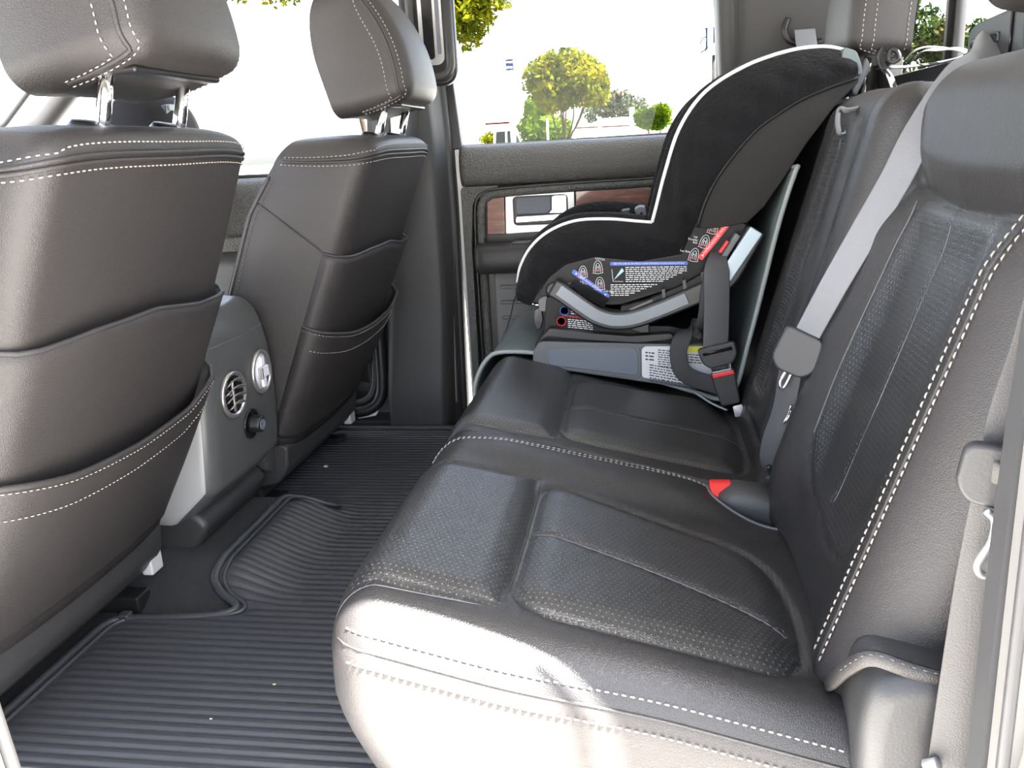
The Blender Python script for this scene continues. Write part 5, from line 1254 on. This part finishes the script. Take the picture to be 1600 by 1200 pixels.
tree('leafy_tree', 'hazy dark tree standing behind the white house roof', (-3.0, 78.0, GZ), 6, [(-.8, 0, 3.9, 1.5, 2, 1.2), (.8, 0, 4.6, 1.6, 2, 1.2), (2.4, 0, 3.9, 1.2, 2, 1.2)], 2600, .20, 'leaf_dark', 5, TG, .15, 4)
tree('leafy_tree', 'green and tan leafy tree showing through the rear window', (4.15, 12.0, GZ), 5, [(-.05, 0, 2.55, .40, .5, .40), (.25, 0, 2.35, .35, .5, .45), (-.35, 0, 2.95, .28, .5, .30), (.35, 0, 2.10, .4, .5, .4), (-.35, 0, 2.25, .25, .5, .4)], 3000, .055, 'leaf_pine', 6, TG, .05, 6)
tree('leafy_tree', 'low leafy tree right of the rear window divider', (5.1, 13.2, GZ), 4, [(-.1, 0, 2.15, .25, .5, .35), (.15, 0, 2.55, .20, .4, .3)], 1100, .055, 'leaf_pine', 7, TG, .05, 4)
tree('leafy_tree', 'tree crown at the top between the two front headrests', (-3.95, 12.5, GZ), 5, [(-.7, 0, 4.4, .35, .5, .3), (-1.45, 0, 4.05, .5, .5, .38), (-2.05, 0, 4.15, .5, .5, .35)], 1500, .06, 'leaf_gold', 8, TG, .05, 4, fk=.9)
tree('leafy_tree', 'small reddish shrub above the parked white car', (-9.6, 56.0, GZ), 3, [(0, 0, 1.9, 1.0, 1, .5), (1.5, 0, 2.1, .8, 1, .6)], 1300, .12, 'leaf_gold', 9, TG, .08, 3)

def car(name, label, x, y, L, W, H, kind, mat='car_white'):
    t = thing(name, label, 'car', (x, y, GZ), 'white cars parked outside'); z = GZ
    hood = .56*H
    if kind == 'suv': side = [(0, .30), (0, hood*.9), (.04, hood), (.06, H*.95), (.14, H), (.62, H), (.76, hood*1.06), (.97, hood*.92), (1, hood*.6), (1, .30)]
    else: side = [(0, .35), (0, hood), (.36, hood), (.37, H*.97), (.42, H), (.62, H), (.72, hood*1.02), (.97, hood*.95), (1, hood*.7), (1, .35)]
    prism('body', rnd_poly([(x+(p[0]-.5)*L, z+p[1]) for p in side], .09, 4), y-W/2, y+W/2, mat, t, bev=.05)
    if kind == 'suv': wins = [[(.09, hood*1.03), (.10, H*.93), (.34, H*.94), (.34, hood*1.03)], [(.37, hood*1.03), (.37, H*.94), (.61, H*.93), (.71, hood*1.06)]]
    else: wins = [[(.385, hood*1.03), (.40, H*.93), (.50, H*.94), (.50, hood*1.03)], [(.52, hood*1.03), (.52, H*.94), (.61, H*.93), (.68, hood*1.05)]]
    for w in wins: prism('side_window', [(x+(p[0]-.5)*L, z+p[1]) for p in w], y-W/2-.012, y-W/2+.02, 'car_glass', t, bev=None)
    for k in (.19, .81):
        for sy in (-1, 1):
            wv, wf = lathe_vf([(.0, -.11), (.30, -.11), (.34, -.07), (.34, .07), (.30, .11), (0, .11)], (x+(k-.5)*L, y+sy*(W/2-.10), z+.34), (0, 1, 0), 20); mk('wheel', wv, wf, 'tyre', t)
    return t
car('parked_car', 'white hatchback parked at the front edge of the far window', -6.65, 26.0, 4.4, 1.8, 1.84, 'suv')
car('parked_car', 'white pickup with two dark side windows parked in the far window', -6.95, 45.0, 4.8, 1.9, 2.30, 'pickup')
car('parked_car', 'white car half hidden behind the street tree trunk', -3.0, 48.0, 4.4, 1.8, 1.75, 'suv')
car('parked_car', 'white van parked by the white house far away', 4.6, 58.0, 5.0, 1.9, 1.75, 'suv')
# monument sign with number
sg = thing('road_sign', 'white board sign with the number 5336 on a post', 'sign', (-4.42, 30.0, GZ))
box('sign_board', (-4.88, 29.96, 1.69), (-4.06, 30.02, 2.69), 'sign_white', sg, bev=.02)
tube('sign_post', [(-4.42, 30, GZ), (-4.42, 30, 1.75)], .09, 'sign_white', sg)
def board_text(s, size, x, y, z, mat, par, fit=None):
    V, F = place(text_vf(s, size), (x, y, z), (1, 0, 0), (0, 0, 1), fit); return mk('lettering', V, F, mat, par, smooth=False)
board_text('5336', .27, -4.42, 29.95, 2.02, 'sign_ink', sg, .58)
s2 = thing('banner_sign', 'small blue and white banner sign above the 5336 board', 'sign', (-4.35, 30.5, GZ))
box('banner_board', (-4.65, 30.46, 3.15), (-4.33, 30.52, 3.86), 'sign_white', s2, bev=.01)
box('blue_field', (-4.63, 30.445, 3.36), (-4.35, 30.462, 3.74), 'sign_blue', s2, bev=None)
board_text('VALLEY', .085, -4.49, 30.44, 3.64, 'sign_white', s2, .25); board_text('MALL', .10, -4.49, 30.44, 3.46, 'sign_white', s2, .22)
board_text('CHURCH', .075, -4.49, 30.455, 3.27, 'sign_blue', s2, .25)
tube('sign_post', [(-4.49, 30.55, GZ), (-4.49, 30.55, 3.8)], .05, 'sign_white', s2)
# tall sign with the blue initials, cut by the window pillar
s3 = thing('pylon_sign', 'tall white sign with large blue letters at the rear edge of the far window', 'sign', (2.95, 40.0, GZ))
box('sign_board', (1.4, 40.0, 4.22), (5.6, 40.4, 7.4), 'sign_white', s3, bev=.03)
tube('sign_post', [(3.40, 40.3, GZ), (3.40, 40.3, 4.3)], .14, 'pole_grey', s3)
def glyph(poly, par): return prism('letter', [(x+.27, z-.10) for x, z in poly], 39.93, 39.99, 'sign_blue', par, bev=None)
glyph([(2.62, 5.46), (2.80, 5.46), (2.77, 5.38), (2.76, 4.98), (2.79, 4.60), (2.73, 4.52), (2.60, 4.47), (2.50, 4.41), (2.44, 4.44), (2.52, 4.50), (2.62, 4.53), (2.69, 4.62), (2.70, 5.0), (2.68, 5.38)], s3)
glyph([(2.70, 5.10), (2.60, 5.06), (2.48, 4.96), (2.42, 4.84), (2.46, 4.78), (2.50, 4.90), (2.60, 5.02), (2.70, 5.06)], s3)
glyph([(2.98, 5.46), (3.12, 5.46), (3.09, 5.38), (3.08, 5.20), (3.10, 5.10), (3.08, 4.86), (3.10, 4.80), (2.99, 4.80), (3.02, 4.86), (3.01, 5.10), (3.02, 5.38)], s3)
# traffic light
tlg = thing('traffic_light', 'dark hanging traffic light beyond the street tree', 'traffic light', (-1.05, 45.0, GZ))
box('housing', (-1.22, 44.9, 2.62), (-.94, 45.1, 3.10), 'signal_dark', tlg, bev=.03)
for k, m_ in ((3.01, 'signal_amber'), (2.86, 'signal_dark'), (2.72, 'signal_dark')): lathe('lens', [(.085, 0), (.07, .04), (0, .05)], (-1.08, 44.9, k), (0, -1, 0), m_, tlg, 14)
tube('mast', [(-1.08, 45.1, 3.0), (-1.08, 45.1, 3.3), (3.5, 45.1, 3.55), (3.6, 45.1, GZ)], .05, 'sign_white', tlg, ns=6)
for lbl, x, y, zt, r in (('thin white pole beside the street tree trunk', -3.28, 31.0, 1.67, .035), ('white bollard post right of the street tree trunk', -2.38, 32.0, 1.40, .06), ('white pole standing in front of the white house', -2.6, 55.0, 2.24, .10), ('tall white pole at the right end of the house roof', -.58, 55.0, 2.69, .14)):
    tag(tube('light_pole', [(x, y, GZ), (x, y, zt)], r, 'sign_white'), lbl, 'pole')
# white house with red roof edge
hs = thing('house', 'low white house with a red roof line in the far window', 'house', (0.0, 60.0, GZ))
box('wall', (-4.2, 60, GZ), (1.7, 66, 1.66), 'house_wall', hs, bev=.02)
prism('roof', [(-4.5, 1.66), (-2.6, 2.25), (.4, 2.25), (2.0, 1.62)], 59.6, 66.4, 'house_wall', hs, bev=.02)
prism('roof_edge', [(-4.6, 1.68), (-4.6, 1.80), (2.1, 1.72), (2.1, 1.60)], 59.5, 59.7, 'roof_red', hs, bev=None)
prism('ridge', [(-2.6, 2.22), (-2.6, 2.34), (.4, 2.34), (.4, 2.22)], 62.5, 63.2, 'roof_red', hs, bev=None)
for x in (-2.4, -1.95, .3): box('window', (x-.14, 59.96, .2), (x+.14, 60.02, 1.05), 'window_dark', hs, bev=None)
s5 = thing('carport', 'flat pale canopy with red underside edge left of the 5336 board', 'canopy', (-8.0, 48.0, GZ))
box('canopy_roof', (-11, 48, 2.05), (-7.0, 50, 2.3), 'house_wall', s5, bev=.02); box('canopy_edge', (-8.7, 47.97, 2.0), (-7.0, 48.02, 2.10), 'sign_red', s5, bev=None)
for x in (-10.5, -7.4): tube('canopy_post', [(x, 48.5, GZ), (x, 48.5, 2.1)], .07, 'sign_white', s5, ns=8)
